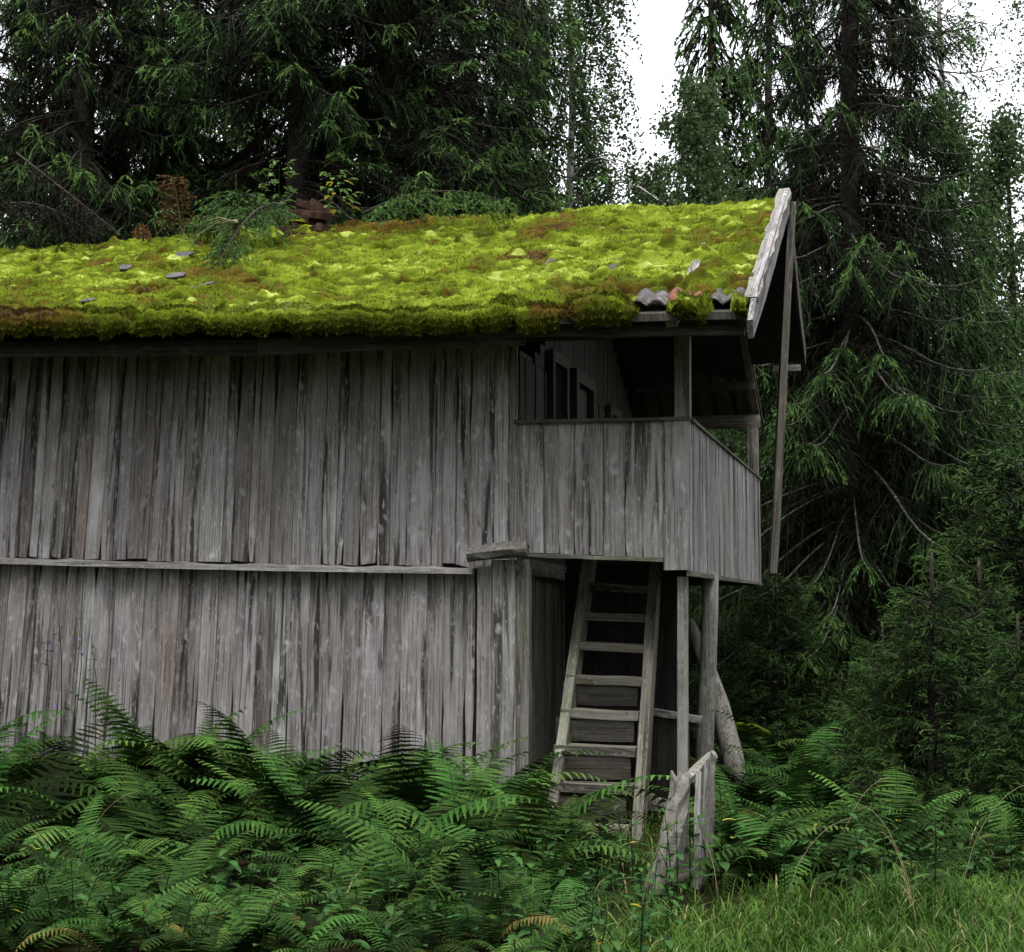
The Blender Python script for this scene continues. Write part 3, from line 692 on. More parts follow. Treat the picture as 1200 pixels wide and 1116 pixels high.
# low plank screen, sill log and platform board to the right of the stair
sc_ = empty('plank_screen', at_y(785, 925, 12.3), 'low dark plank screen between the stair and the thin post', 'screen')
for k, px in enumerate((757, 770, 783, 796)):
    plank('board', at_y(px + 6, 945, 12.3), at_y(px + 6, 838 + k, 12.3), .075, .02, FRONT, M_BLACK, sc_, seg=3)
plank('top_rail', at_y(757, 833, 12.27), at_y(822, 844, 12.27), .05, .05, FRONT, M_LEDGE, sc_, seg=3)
o = log('sill_log', [at_y(745, 938, 11.9), at_y(760, 941, 11.9), at_y(782, 946, 11.9)], [.06, .085, .05], M_STAIR, None, 10, .12, False); tag(o, 'short grey log lying at the foot of the plank screen', 'log')
o = plank('platform_board', at_y(828, 938, 12.6), at_y(866, 942, 12.6), .09, .2, FRONT, M_LEDGE, None, seg=3); tag(o, 'short grey board lying behind the round post', 'board')
o = log('leaning_log', [at_y(872, 962, 12.9), at_y(858, 885, 13.1), at_y(843, 825, 13.3), at_y(822, 765, 13.5), at_y(806, 728, 13.6)], [.095, .085, .075, .062, .05], M_STAIR, None, 12, .04)
tag(o, 'thick bent grey log leaning against the round gallery post', 'log')
o = log('mossy_log', [at_y(862, 850, 13.7), at_y(880, 855, 13.9), at_y(900, 860, 14.1)], [.03, .05, .025], M_MOSS, None, 11, .35, False)
at_ = o.data.attributes.new('tint', 'FLOAT', 'POINT'); at_.data.foreach_set('value', [.33 + rnd.random() * .16 for _ in o.data.vertices])
tag(o, 'short log end covered in yellow moss beside the leaning log', 'log')

# ------------------------------------------------------------------ broken fence in front of the stair
fn = empty('broken_fence', at_y(805, 1060, 9.0), 'broken remnant of a grey slat fence in front of the stair', 'fence')
def wstub(t): return (-.058 + .02 * t, .062 - .012 * t * t)
log('stump_board', [at_y(772, 1045, 9.0), at_y(780, 1010, 9.0), at_y(788, 975, 9.03), at_y(793, 945, 9.06), at_y(799, 922, 9.08), at_y(803, 906, 9.1)], [.075, .066, .06, .055, .05, .03], M_LICH, fn, 9, .2, False)
log('stump_splinter', [at_y(790, 935, 9.05), at_y(790, 915, 9.05), at_y(787, 903, 9.05)], [.03, .022, .006], M_LICH, fn, 6, .3, False)
log('top_rail', [at_y(800, 921, 9.05), at_y(815, 905, 9.4), at_y(834, 886, 9.8)], [.014, .036, .036], M_LICH, fn, 9, .25, False)
for px, pyt, pyb, w, dx in ((818.5, 905, 1040, .03, -3), (824.5, 897, 1062, .026, -7), (830, 890, 1050, .03, -4), (835.5, 884, 1010, .026, -2), (827, 900, 1075, .022, -10)):
    plank('slat', at_y(px + dx, pyb, 9.0 + (px - 818) * .02), at_y(px, pyt, 9.02 + (px - 818) * .02), w, .02, Vector((.15, -1, 0)), M_RAIL if px < 830 else M_LICH, fn, seg=6, jag=.006, rag=.02)
plank('post', at_y(800, 1070, 9.15), at_y(801, 925, 9.15), .052, .05, FRONT, M_STAIR, fn, seg=6, jag=.006)
log('fallen_rail', [at_y(762, 1052, 8.95), at_y(785, 1035, 9.0), at_y(812, 1022, 9.1)], [.028, .032, .03], M_DARK, fn, 8, .15)

# ------------------------------------------------------------------ ground
def ground_z(x, y):
    return (.05 * math.sin(x * .9 + 1) * math.sin(y * .7) + .04 * math.sin(x * 2.3 + y * 1.7)
            + max(0, y - 20) * .012) * min(1, max(0, (abs(x) + abs(y)) / 6))
gx = np.concatenate([np.linspace(-300, -20, 14), np.linspace(-18, 14, 81), np.linspace(18, 300, 14)])
gy = np.concatenate([np.linspace(-120, -4, 8), np.linspace(-2, 30, 81), np.linspace(34, 500, 16)])
GV = np.array([(x, y, ground_z(x, y)) for x in gx for y in gy]); ni, nj = len(gx), len(gy)
idx = np.arange(ni * nj).reshape(ni, nj)
gnd = put('ground', mesh('ground', GV, np.stack([idx[:-1, :-1], idx[1:, :-1], idx[1:, 1:], idx[:-1, 1:]], -1).reshape(-1, 4), M_GROUND, smooth=True))
tag(gnd, 'dark mossy forest floor', None, None, 'structure')

# ------------------------------------------------------------------ grass
def grass(name, n, area, hmin, hmax, dens, label, seed, dry=.06, wmul=1.0):
    g = np.random.default_rng(seed)
    x = g.uniform(area[0], area[1], n * 3); y = g.uniform(area[2], area[3], n * 3)
    ok = g.random(n * 3) < dens(x, y); x, y = x[ok][:n], y[ok][:n]; m = len(x)
    z = np.array([ground_z(a, b) for a, b in zip(x, y)])
    h = g.uniform(hmin, hmax, m) * (.75 + .5 * np.clip(fbm(x, y, 1.5, seed + 3) + .5, 0, 1)); a = g.uniform(0, 2 * np.pi, m); ln = g.uniform(.15, 1.0, m) * h
    dx, dy = np.cos(a), np.sin(a); px, py = -dy, dx
    w = g.uniform(.0025, .0055, m) * wmul
    B = np.stack([x, y, z - .01], -1); Dv = np.stack([dx, dy, 0 * dx], -1); Pv = np.stack([px, py, 0 * dx], -1); Zv = np.array([0, 0, 1.])
    rows = []
    for t, ww in ((0, 1), (.4, .9), (.75, .6)):
        c = B + Dv * (ln * t ** 2)[:, None] + Zv * (h * (t - .18 * t ** 3))[:, None]
        rows += [c - Pv * (w * ww)[:, None], c + Pv * (w * ww)[:, None]]
    rows.append(B + Dv * ln[:, None] + Zv * (h * .78)[:, None])
    V = np.stack(rows, 1).reshape(-1, 3); b = (np.arange(m) * 7)[:, None]
    F = np.concatenate([b + np.array(t) for t in ((0, 1, 3), (0, 3, 2), (2, 3, 5), (2, 5, 4), (4, 5, 6))])
    tint = np.clip(.32 + .5 * fbm(x, y, 1.1, seed) + g.normal(0, .16, m), 0, .88); tint[g.random(m) < dry] = 1.0
    o = put(name, mesh(name, V, F, M_GRASS, attr={'tint': np.repeat(tint, 7)}))
    tag(o, label, 'grass', None, 'stuff')
def dmeadow(x, y):
    edge = -1.45 + .2 * np.sin(y * 2.3)
    far = np.clip(9.45 + .8 * x, 8.5, 10.2) + .18 * np.sin(x * 5.3) + .15 * np.sin(x * 9.1 + 1)
    return np.clip((x - edge) / .5, 0, 1) * np.clip((far - y) / .6, 0, 1)
grass('meadow_grass', 46000, (-2.0, 3.2, 6.0, 11.4), .05, .19, dmeadow, 'bright green short meadow grass in front of the ferns', 3)
def dunder(x, y): return .6 * (1 - dmeadow(x, y))
grass('rough_grass', 5000, (-3.0, 3.5, 7.6, 13.2), .10, .28, dunder, 'thin rough grass growing between the ferns', 8, .12)

# ------------------------------------------------------------------ ferns
def frond_mesh(seed, L, arch, wid, mat):
    g = random.Random(seed); V = []; F = []; T = []
    n = 27; nodes = []
    for i in range(n + 1):
        t = i / n; an = R(78) - arch * (t ** 1.3)          # direction of growth turns over
        nodes.append((t, an))
    p = Vector((0, 0, 0)); pts = [p.copy()]
    for i in range(n):
        an = nodes[i][1]; p = p + Vector((0, math.cos(an), math.sin(an))) * (L / n); pts.append(p.copy())
    def tri(a, b, c, t):
        i = len(V); V.extend([tuple(a), tuple(b), tuple(c)]); F.append((i, i + 1, i + 2)); T.extend([t] * 3)
    for i in range(n):                                   # rachis
        s = .006 * (1 - i / n) + .0015; a, b = pts[i], pts[i + 1]
        tri(a + Vector((-s, 0, 0)), a + Vector((s, 0, 0)), b, .2)
    X = Vector((1, 0, 0))
    for i in range(3, n):
        for half in (0,):
            t = (i + half) / n; q = pts[i].lerp(pts[i + 1], half); an = nodes[i][1]
            fwd = Vector((0, math.cos(an), math.sin(an))); nor = Vector((0, -math.sin(an), math.cos(an)))
            l = wid * min(1, (t / .32) ** .8) * (1 - t) ** .62 * 1.12 * g.uniform(.88, 1.06)
            if l < .01: continue
            for s in (-1, 1):
                dr = (X * s * .93 + fwd * .34 - nor * g.uniform(.05, .28)).normalized()
                sd = dr.cross(nor).normalized() * s
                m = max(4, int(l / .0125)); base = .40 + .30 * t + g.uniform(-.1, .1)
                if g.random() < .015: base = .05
                bw = .0235 * (.5 + l / wid * .5) * .62; pv = None       # the leafy blade of the pinna, teeth stand out from it
                for u in (0, .4, .75, 1.0):
                    c = q + dr * (l * u) - nor * (l * .18 * u * u); hb = sd * (bw * (1 - u * .9)); tn = min(1, max(0, base + .2 * u))
                    if pv:
                        tri(pv[0], pv[1], c + hb, tn); tri(pv[0], c + hb, c - hb, tn)
                    pv = (c - hb, c + hb)
                for j in range(m):
                    u = (j + .5) / m; c = q + dr * (l * u) - nor * (l * .18 * u * u)
                    pl = .0235 * (1 - u * .8) * (.5 + l / wid * .5); hw = l / m * .58
                    for k in (-1, 1):
                        e = c + sd * (k * pl) + dr * (pl * .35) - nor * pl * .12
                        tri(c - dr * hw * .8, c + dr * hw, e, min(1, max(0, base + .2 * u)))
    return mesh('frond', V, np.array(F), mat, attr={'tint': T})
fronds = [frond_mesh(s, L, ar, w, M_FERN) for s, L, ar, w in ((1, .95, R(70), .185), (2, .9, R(100), .195), (3, 1.0, R(120), .175), (4, .8, R(135), .18), (5, .85, R(55), .16), (6, .92, R(88), .2))]
fronds_old = [frond_mesh(11, .8, R(125), .16, M_FOLD), frond_mesh(12, .85, R(150), .15, M_FOLD)]
def fern(x, y, s, label, group, nf=9, upright=0.0, flat=0.0):
    e = empty('fern', (x, y, ground_z(x, y) - .01), label, 'fern', group)
    off = rnd.uniform(0, 6.3); e0 = WM[e.name]
    for k in range(nf):
        az = off + 2 * math.pi * k / nf + rnd.uniform(-.25, .25); tilt = rnd.uniform(-.05, .6) * (1 - upright) + flat * rnd.uniform(.1, .5)
        o = bpy.data.objects.new('frond', rnd.choice(fronds_old if rnd.random() < .025 else fronds)); col.objects.link(o)
        sc_l = s * rnd.uniform(.6, 1.15)
        m = e0 @ Matrix.Translation((rnd.uniform(-.03, .03), rnd.uniform(-.03, .03), 0)) @ Matrix.Rotation(az, 4, 'Z') @ Matrix.Rotation(-tilt, 4, 'X') @ Matrix.Rotation(rnd.uniform(-.3, .3), 4, 'Y') @ Matrix.Scale(sc_l, 4)
        setm(o, m, e)
    return e
def spread(n, region, dmin, seed):
    g = random.Random(seed); out = []
    for _ in range(n * 60):
        if len(out) >= n: break
        px, yy = g.uniform(region[0], region[1]), g.uniform(region[2], region[3])
        x = at_y(px, 950, yy).x
        if all((x - a) ** 2 + (yy - b) ** 2 > dmin * dmin for a, b in out): out.append((x, yy))
    return out
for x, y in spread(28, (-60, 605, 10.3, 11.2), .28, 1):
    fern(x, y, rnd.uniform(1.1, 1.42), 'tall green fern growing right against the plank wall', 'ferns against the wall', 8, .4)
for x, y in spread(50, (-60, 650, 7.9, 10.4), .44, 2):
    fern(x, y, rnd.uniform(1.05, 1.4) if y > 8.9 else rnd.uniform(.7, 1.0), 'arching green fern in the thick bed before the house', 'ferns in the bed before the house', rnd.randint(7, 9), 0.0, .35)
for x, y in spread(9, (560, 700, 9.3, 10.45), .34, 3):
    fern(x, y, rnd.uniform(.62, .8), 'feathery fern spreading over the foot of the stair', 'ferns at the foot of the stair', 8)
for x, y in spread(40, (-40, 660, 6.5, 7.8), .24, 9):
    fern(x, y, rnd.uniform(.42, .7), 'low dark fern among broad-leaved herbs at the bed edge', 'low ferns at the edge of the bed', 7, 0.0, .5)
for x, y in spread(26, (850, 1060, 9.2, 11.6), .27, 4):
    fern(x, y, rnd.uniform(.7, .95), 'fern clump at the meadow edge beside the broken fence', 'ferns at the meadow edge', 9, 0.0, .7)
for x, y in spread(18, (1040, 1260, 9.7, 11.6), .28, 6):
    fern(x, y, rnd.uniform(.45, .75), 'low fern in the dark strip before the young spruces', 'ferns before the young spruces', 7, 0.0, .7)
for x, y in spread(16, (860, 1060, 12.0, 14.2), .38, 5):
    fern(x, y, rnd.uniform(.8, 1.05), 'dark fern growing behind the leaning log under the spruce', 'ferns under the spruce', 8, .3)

# ------------------------------------------------------------------ broad-leaved herbs
def leaf_mesh(L, W, mat, seed, teeth=True):
    g = random.Random(seed); n = 7; V = []; F = []; T = []
    for i in range(n + 1):
        t = i / n; w = W * math.sin(math.pi * min(1, t * .93 + .05)) ** .8 * (1 - .25 * t) if i < n else 0
        z = -.35 * L * t * t
        jt = 1 + (g.uniform(-.12, .12) if teeth else 0)
        V += [(-w * jt, L * t, z + w * .25), (0, L * t, z), (w * jt, L * t, z + w * .25)]; T += [.3 + .3 * t, .55, .3 + .3 * t]
        if i:
            a, b = (i - 1) * 3, i * 3
            F += [(a, a + 1, b + 1), (a, b + 1, b), (a + 1, a + 2, b + 2), (a + 1, b + 2, b + 1)]
    return mesh('leaf', V, np.array(F), mat, attr={'tint': T}, smooth=True)
lvs = [leaf_mesh(.10, .028, M_HERB, 1), leaf_mesh(.085, .03, M_HERB, 2), leaf_mesh(.12, .026, M_HERB, 3), leaf_mesh(.075, .024, M_HERB, 4)]
slv = [leaf_mesh(.09, .026, M_SAPL, 7), leaf_mesh(.075, .024, M_SAPL, 8)]
ylv = [leaf_mesh(.08, .028, M_YLEAF, 5), leaf_mesh(.09, .02, M_YLEAF, 6)]
def stem_mesh(H, r, lean, mat):
    V, F = tube_arrays([(lean * t * t, 0, H * t) for t in (0, .25, .5, .75, 1)], [r, r * .9, r * .8, r * .6, r * .3], 5, 0)
    return mesh('stem', V, F, mat, attr={'tint': [.3] * len(V)})
def herb(x, y, H, pairs, ls, label, group, yellow=0, leaves=None):
    e = empty('herb', (x, y, ground_z(x, y) - .01), label, 'herb', group, rnd.uniform(0, 6)); e0 = WM[e.name]
    lean = rnd.uniform(-.12, .12)
    put('stem', stem_mesh(H, .004, lean, M_HERB), e0, e)
    for k in range(pairs):
        t = .25 + .75 * (k + .5) / pairs; az = k * 1.57 + rnd.uniform(-.3, .3)
        for s in (0, math.pi):
            o = bpy.data.objects.new('leaf', rnd.choice(ylv) if rnd.random() < yellow else rnd.choice(leaves or lvs)); col.objects.link(o)
            m = e0 @ Matrix.Translation((lean * t * t, 0, H * t)) @ Matrix.Rotation(az + s, 4, 'Z') @ Matrix.Rotation(rnd.uniform(-.1, .6), 4, 'X') @ Matrix.Scale(ls * (1.15 - .55 * t) * rnd.uniform(.8, 1.15), 4)
            setm(o, m, e)
    return e
for x, y in spread(110, (-10, 790, 6.6, 8.5), .14, 21):
    herb(x, y, rnd.uniform(.18, .42), rnd.randint(3, 5), rnd.uniform(.8, 1.2), 'leafy green herb at the front edge of the fern bed', 'herbs at the edge of the fern bed', .012)
for x, y in spread(26, (630, 800, 8.2, 9.3), .14, 22):
    herb(x, y, rnd.uniform(.3, .55), rnd.randint(4, 6), rnd.uniform(.7, 1.0), 'nettle-like herb growing round the broken fence', 'herbs round the broken fence', .02)
for x, y in spread(60, (800, 1130, 8.5, 10.9), .14, 23):
    herb(x, y, rnd.uniform(.2, .5), rnd.randint(3, 5), rnd.uniform(.8, 1.25), 'broad-leaved herb at the right of the broken fence', 'herbs right of the broken fence', .03)
for px, py, yy, H in ((270, 940, 9.3, .62), (510, 985, 8.6, .5), (575, 975, 8.6, .55), (150, 945, 9.3, .6)):
    p = at_y(px, py, yy); herb(p.x, p.y, p.z + .02, 9, .55, 'slender upright herb rising above the fern fronds', 'upright herbs among the ferns')
for px, py, yy, s in ((952, 1052, 9.2, .9), (1004, 1040, 9.3, .8), (462, 1045, 8.0, .75), (195, 1105, 7.5, .9), (268, 1102, 7.5, .9)):
    p = at_y(px, py, yy); e = herb(p.x, p.y, max(.1, p.z), 1, s, 'small herb with yellowed autumn leaves', 'herbs with yellowed leaves', 1.0)
# dry bent grass stalks
for k in range(11):
    px = rnd.choice([rnd.uniform(40, 330), rnd.uniform(600, 780), rnd.uniform(840, 1180), rnd.uniform(840, 1180)]); yy = rnd.uniform(7.6, 9.6); x = at_y(px, 1000, yy).x
    h, b = rnd.uniform(.35, .75), rnd.uniform(-.45, .45); z = ground_z(x, yy)
    o = log('grass_stalk', [(x + b * q * q * (1 - .15 * q), yy + .05 * q, z - .01 + h * (q - .22 * q ** 4) * 1.2) for q in (0, .2, .4, .55, .7, .8, .9, 1)], [.0022, .0021, .002, .0018, .0016, .0014, .0011, .0007], M_DRY, None, 4, 0)
    tag(o, 'thin dry bent grass stalk standing above the herbs', 'grass stalk', 'dry grass stalks')
for x, y in spread(40, (1000, 1260, 9.3, 11.2), .15, 27):
    herb(x, y, rnd.uniform(.15, .35), rnd.randint(3, 5), rnd.uniform(.8, 1.2), 'leafy herb in the dark strip before the young spruces', 'herbs before the young spruces', .01)
# tall violet bellflower stems before the wall
for k, (px, pt_, pbm, tilt) in enumerate(((72, 690, 850, 6), (88, 715, 850, -8), (112, 745, 850, 5), (52, 740, 850, -3))):
    yy = 10.75 - .05 * k; p0, p1 = at_y(px, pbm, yy), at_y(px - tilt, pt_, yy)
    e = empty('bellflower', (p0.x, p0.y, 0), 'thin tall stem with small violet flowers before the wall', 'flower', 'violet flower stems')
    V, F = tube_arrays([(0, 0, 0), tuple(p0 - Vector((p0.x, p0.y, 0))), tuple((p0 + p1) / 2 - Vector((p0.x - .02, p0.y, 0))), tuple(p1 - Vector((p0.x, p0.y, 0)))], [.005, .004, .003, .0015], 5)
    put('stem', mesh('stem', V, F, M_HERB, attr={'tint': [.2] * len(V)}), WM[e.name], e)
    for j in range(9):
        t = rnd.uniform(.1, 1); c = p0.lerp(p1, t) + Vector((rnd.uniform(-.06, .06), rnd.uniform(-.05, .05), 0)); fl_ = rnd.random() < .35
        if fl_:
            V = [(0, 0, -.012)] + [(.014 * math.cos(q * 1.256), .014 * math.sin(q * 1.256), .012) for q in range(5)]
            put('flower', mesh('flower', V, [(0, 1 + q, 1 + (q + 1) % 5) for q in range(5)], M_PETAL), Matrix.Translation(c) @ Matrix.Rotation(rnd.uniform(-1, 1), 4, 'X'), e)
        else:
            o = bpy.data.objects.new('leaf', rnd.choice(lvs)); col.objects.link(o)
            setm(o, Matrix.Translation(p0.lerp(p1, t)) @ Matrix.Rotation(rnd.uniform(0, 6), 4, 'Z') @ Matrix.Scale(.4, 4), e)

# ------------------------------------------------------------------ trees
def norm(a): return a / (np.linalg.norm(a, axis=-1, keepdims=True) + 1e-9)
def needles(P, D, L, tint, g, spacing, nl, nw, droop):
    """needle bundles along twigs; arrays of N twigs"""
    K = np.maximum(2, (L / spacing).astype(int)); ii = np.repeat(np.arange(len(L)), K)
    st_ = np.concatenate([[0], np.cumsum(K)[:-1]]); t = (np.arange(len(ii)) - np.repeat(st_, K) + g.random(len(ii))) / np.repeat(K, K)
    d = D[ii]; l = L[ii]; pos = P[ii] + d * (l * t)[:, None]; pos[:, 2] -= droop * l * t * t
    dd = d.copy(); dd[:, 2] -= 2 * droop * t; dd = norm(dd)
    rad = norm(np.cross(dd, g.normal(0, 1, dd.shape)))
    nd = norm(dd * .9 + rad * .6); s = norm(np.cross(nd, g.normal(0, 1, nd.shape)))
    ln = nl * g.uniform(.7, 1.25, len(ii)) * (1 - .35 * t)
    V = np.stack([pos - s * nw * .5, pos + s * nw * .5, pos + nd * ln[:, None]], 1).reshape(-1, 3)
    tn = np.clip(tint[ii] + .22 * t * t + g.normal(0, .05, len(ii)), 0, 1)
    return V, np.repeat(tn, 3)
def ribbons(P, D, L, tint, g, w, droop):
    n = len(L); sv = norm(np.cross(D, g.normal(0, 1, D.shape))); rows = []
    for t, k in ((0, .55), (.5, 1.0), (1.0, .12)):
        c = P + D * (L * t)[:, None]; c[:, 2] -= droop * L * t * t; rows += [c - sv * (w * k * .5), c + sv * (w * k * .5)]
    V = np.stack(rows, 1).reshape(-1, 3); b = (np.arange(n) * 6)[:, None]
    F = np.concatenate([b + np.array(q) for q in ((0, 1, 3), (0, 3, 2), (2, 3, 5), (2, 5, 4))])
    T = np.repeat(tint, 6).reshape(-1, 6) + np.array([0, 0, .05, .05, .2, .2]); return V, F, np.clip(T, 0, 1).ravel()
def spruce(seed, H, zlo, zhi, rad, per_m, drop, hang, sec, lich, nl=.036, nw=.011, dead=.5, spacing=.017, tert=3, r0=.2, upturn=.25, pend=1.0, rw=.024, tip=.15, extra=None, slim=None):
    g = np.random.default_rng(seed); NV = []; NT = []; WV = []; WF = []; nb = 0; RV = []; RF = []; RT = []; rb = 0
    specs = []
    z = zlo
    while z < min(zhi, H - .3):
        specs.append((z, g.uniform(0, 2 * np.pi), rad(z) * g.uniform(.72, 1.12), None)); z += 1 / per_m * g.uniform(.5, 1.5)
    if extra: specs += extra
    for z, az, L, dr_ in specs:
        if L < .15: continue
        dr = (drop(z) if dr_ is None else dr_) * g.uniform(.8, 1.2); u = np.array([math.cos(az), math.sin(az), 0]); bend = g.normal(0, .10)
        side = np.array([-u[1], u[0], 0])
        S = np.linspace(0, 1, 9)
        rise = .12
        C = np.array([0, 0, z]) + np.outer(L * S, u) + np.outer(L * bend * S ** 2, side)
        C[:, 2] += L * (rise * S - dr * S ** 1.5 + upturn * np.clip(S - .55, 0, 1) ** 2 * 2.2)
        rr = .005 + .0065 * L * (1 - S) ** .9
        V, F = tube_arrays([Vector(c) for c in C], list(rr * 1.0), 5, .12, False)
        WV += V; WF += [tuple(q + nb for q in f) for f in F]; nb += len(V)
        sg_l = np.linalg.norm(C[1:] - C[:-1], axis=1); stt = np.clip(.16 + (S[:-1] - dead) * .9, 0, .7)
        V_, T_ = needles(C[2:-1], norm(C[3:] - C[2:-1]), sg_l[2:], stt[2:], g, spacing * .35, nl, nw, 0); NV.append(V_); NT.append(T_)
        m = max(4, int(L / sec)) * 2
        s = np.sort(g.uniform(.05, 1.0, m)); s = 1 - (1 - s) ** 1.0
        P = np.stack([np.interp(s, S, C[:, k]) for k in range(3)], -1)
        tg = norm(np.gradient(C, axis=0)); Tn = np.stack([np.interp(s, S, tg[:, k]) for k in range(3)], -1)
        sg = np.where(np.arange(m) % 2, 1, -1)[:, None]
        D = norm(side * sg * g.uniform(.25, .8, (m, 1)) + Tn * g.uniform(.2, .7, (m, 1)) + np.array([0, 0, 1.]) * g.normal(-.45 * pend, .2, (m, 1)))
        Ls = np.clip(.16 + hang * (L / 3) ** .5 * np.sin(np.pi * np.clip(s * .86 + .12, 0, 1)) * g.uniform(.5, 1.15, m), .1, None)
        Ls = np.where(s > .9, Ls * .7, Ls)
        # inner twigs carry old grey-brown needles, tips fresh green
        tint = np.clip(.02 + (s - dead * g.uniform(.6, 1.15, m)) * 1.1 + .16, 0, .62) + g.uniform(-.05, .08, m)
        tint = np.clip(tint + tip * np.clip((s - .72) / .28, 0, 1), 0, 1)
        drp = .62 * pend + .1
        V_, T_ = needles(P, D, Ls, tint, g, spacing, nl, nw, drp); NV.append(V_); NT.append(T_)
        V_, F_, T_ = ribbons(P, D, Ls, tint - .05, g, rw, drp); RV.append(V_); RF.append(F_ + rb); RT.append(T_); rb += len(V_)
        if tert:
            ii = np.repeat(np.arange(m), tert); t = g.uniform(.1, .95, len(ii))
            P2 = P[ii] + D[ii] * (Ls[ii] * t)[:, None]; P2[:, 2] -= drp * Ls[ii] * t * t
            dl = D[ii].copy(); dl[:, 2] -= 2 * drp * t; dl = norm(dl)
            fs = norm(np.cross(dl, np.repeat(norm(g.normal(0, 1, (m, 3)) + np.array([0, 0, 1.5])), tert, 0))) * np.where(np.arange(len(ii)) % 2, 1, -1)[:, None]
            D2 = norm(dl * .85 + fs * .65 + g.normal(0, .12, (len(ii), 3)))
            L2 = Ls[ii] * g.uniform(.15, .38, len(ii)) * (1.15 - t * .7) + .03
            t2 = np.clip(tint[ii] + .14 * (t - .3), 0, 1)
            V_, T_ = needles(P2, D2, L2, t2, g, spacing * 1.2, nl * .92, nw, .25); NV.append(V_); NT.append(T_)
            V_, F_, T_ = ribbons(P2, D2, L2, t2, g, rw * .9, .25); RV.append(V_); RF.append(F_ + rb); RT.append(T_); rb += len(V_)
    NV = np.concatenate(NV); NT = np.concatenate(NT)
    WV = np.array([tuple(v) for v in WV]); WF = np.array(WF)
    nW = len(WV); WT = np.concatenate([WF[:, [0, 1, 2]], WF[:, [0, 2, 3]]])
    RV = np.concatenate(RV); RF = np.concatenate(RF)
    F = np.concatenate([WT, nW + np.arange(len(NV)).reshape(-1, 3), nW + len(NV) + RF])
    NV = np.concatenate([NV, RV]); NT = np.concatenate([NT, np.concatenate(RT)])
    fm = np.concatenate([np.zeros(len(WT), int), np.ones(len(F) - len(WT), int)])
    crown = mesh('spruce_crown', np.concatenate([WV, NV]), F, [M_LBARK if lich else M_BARK, M_NEEDLE], fm, {'tint': np.concatenate([np.zeros(nW), NT])})
    zs = np.linspace(-.2, H, 14); V, Fq = tube_arrays([(.03 * math.sin(q * .9), .03 * math.cos(q * .7), q) for q in zs], [r0 * (1 - max(0, q) / H) ** .8 + .012 for q in zs], 12, .06)
    trunk = mesh('spruce_trunk', V, Fq, M_BARK, smooth=True)
    print('spruce', seed, len(F), 'tris')
    return trunk, crown
def plant(name, tm, x, y, label, cat, group=None, rz=0, s=1.0, sink=0.05):
    e = empty(name, (x, y, ground_z(x, y) - sink), label, cat, group, rz); m = WM[e.name] @ Matrix.Scale(s, 4)
    put('trunk', tm[0], m, e); put('crown', tm[1], m, e); return e
def px_x(px, y): return at_y(px, 500, y).x
# the big spruce right of the gable
def hero_r(z): return 2.45 * max(0, 1 - z / 15.5) ** .8 + .12
hx = [(float(z), float(a), hero_r(z) * .95, None) for z, a in zip(np.random.default_rng(9).uniform(.6, 6.5, 70), np.random.default_rng(10).uniform(0, 6.28, 70))]
hero = spruce(101, 15.5, .7, 15.0, hero_r, 21, lambda z: .92 - .62 * min(1, z / 9), .52, .075, True, nl=.034, nw=.010, spacing=.027, rw=.014, tert=5, dead=.5, r0=.12, upturn=.45, pend=.75, extra=hx, tip=.14)
plant('spruce_tree', hero, px_x(1000, 19.4), 19.4, 'tall spruce with drooping lichen-grey branches beside the gable', 'spruce', rz=.4)
# mature dark spruces
mat_a = spruce(202, 24, 4.2, 12.0, lambda z: 3.5 * (1 - z / 27), 20, lambda z: .38, .5, .09, False, nl=.04, nw=.011, dead=.55, spacing=.033, rw=.018, tert=5, r0=.2, upturn=.25, pend=.3, tip=.32)
mat_b = spruce(203, 22, 3.8, 11.5, lambda z: 3.1 * (1 - z / 25), 20, lambda z: .6, .5, .095, False, nl=.04, nw=.011, dead=.5, spacing=.033, rw=.018, tert=5, r0=.18, upturn=.5, pend=.65, tip=.32)
GS = 'dark spruces behind the mossy roof'
for k, (px, yy, m_, s, wh) in enumerate(((-70, 22.5, 0, 1.0, 'behind the tangled dead branch on the roof'), (95, 21.3, 1, 1.0, 'behind the long slanting dead branch'), (215, 23.0, 0, 1.05, 'behind the rust brown dead sapling'), (345, 21.5, 1, 1.05, 'directly behind the broken chimney'), (455, 22.6, 0, 1.0, 'behind the bough lying along the ridge'), (548, 24.0, 1, 1.0, 'next to the weeping birch'))):
    plant('spruce_tree', (mat_a, mat_b)[m_], px_x(px, yy), yy, 'tall dark spruce with hanging boughs ' + wh, 'spruce', GS, k * 1.9 + .3, s)
# slimmer far spruces
slim = spruce(204, 19, 2.5, 18.6, lambda z: 1.9 * (1 - z / 19.5) + .1, 18, lambda z: .35, .55, .13, False, nl=.07, nw=.02, dead=.25, spacing=.08, rw=.045, tert=3, r0=.11, upturn=.3)
plant('spruce_tree', slim, px_x(838, 31), 31, 'slim spruce with sparse boughs against the white sky', 'spruce', None, .5, .95)
plant('spruce_tree', slim, px_x(905, 33.5), 33.5, 'slim spruce close behind the ridge end of the roof', 'spruce', None, 2.1, 1.05)
k = 0
for px, yy in ((-60, 31), (60, 34), (180, 30), (300, 33), (420, 31), (520, 35), (610, 33), (20, 42), (140, 44), (260, 41), (370, 43), (480, 45), (590, 42), (1010, 36), (1070, 41), (950, 44)):
    plant('spruce_tree', slim, px_x(px, yy), yy, 'distant spruce standing deep in the forest', 'spruce', 'distant forest spruces', k * 1.3, 1.0 + .1 * (k % 3) - (.25 if px > 1000 else 0)); k += 1
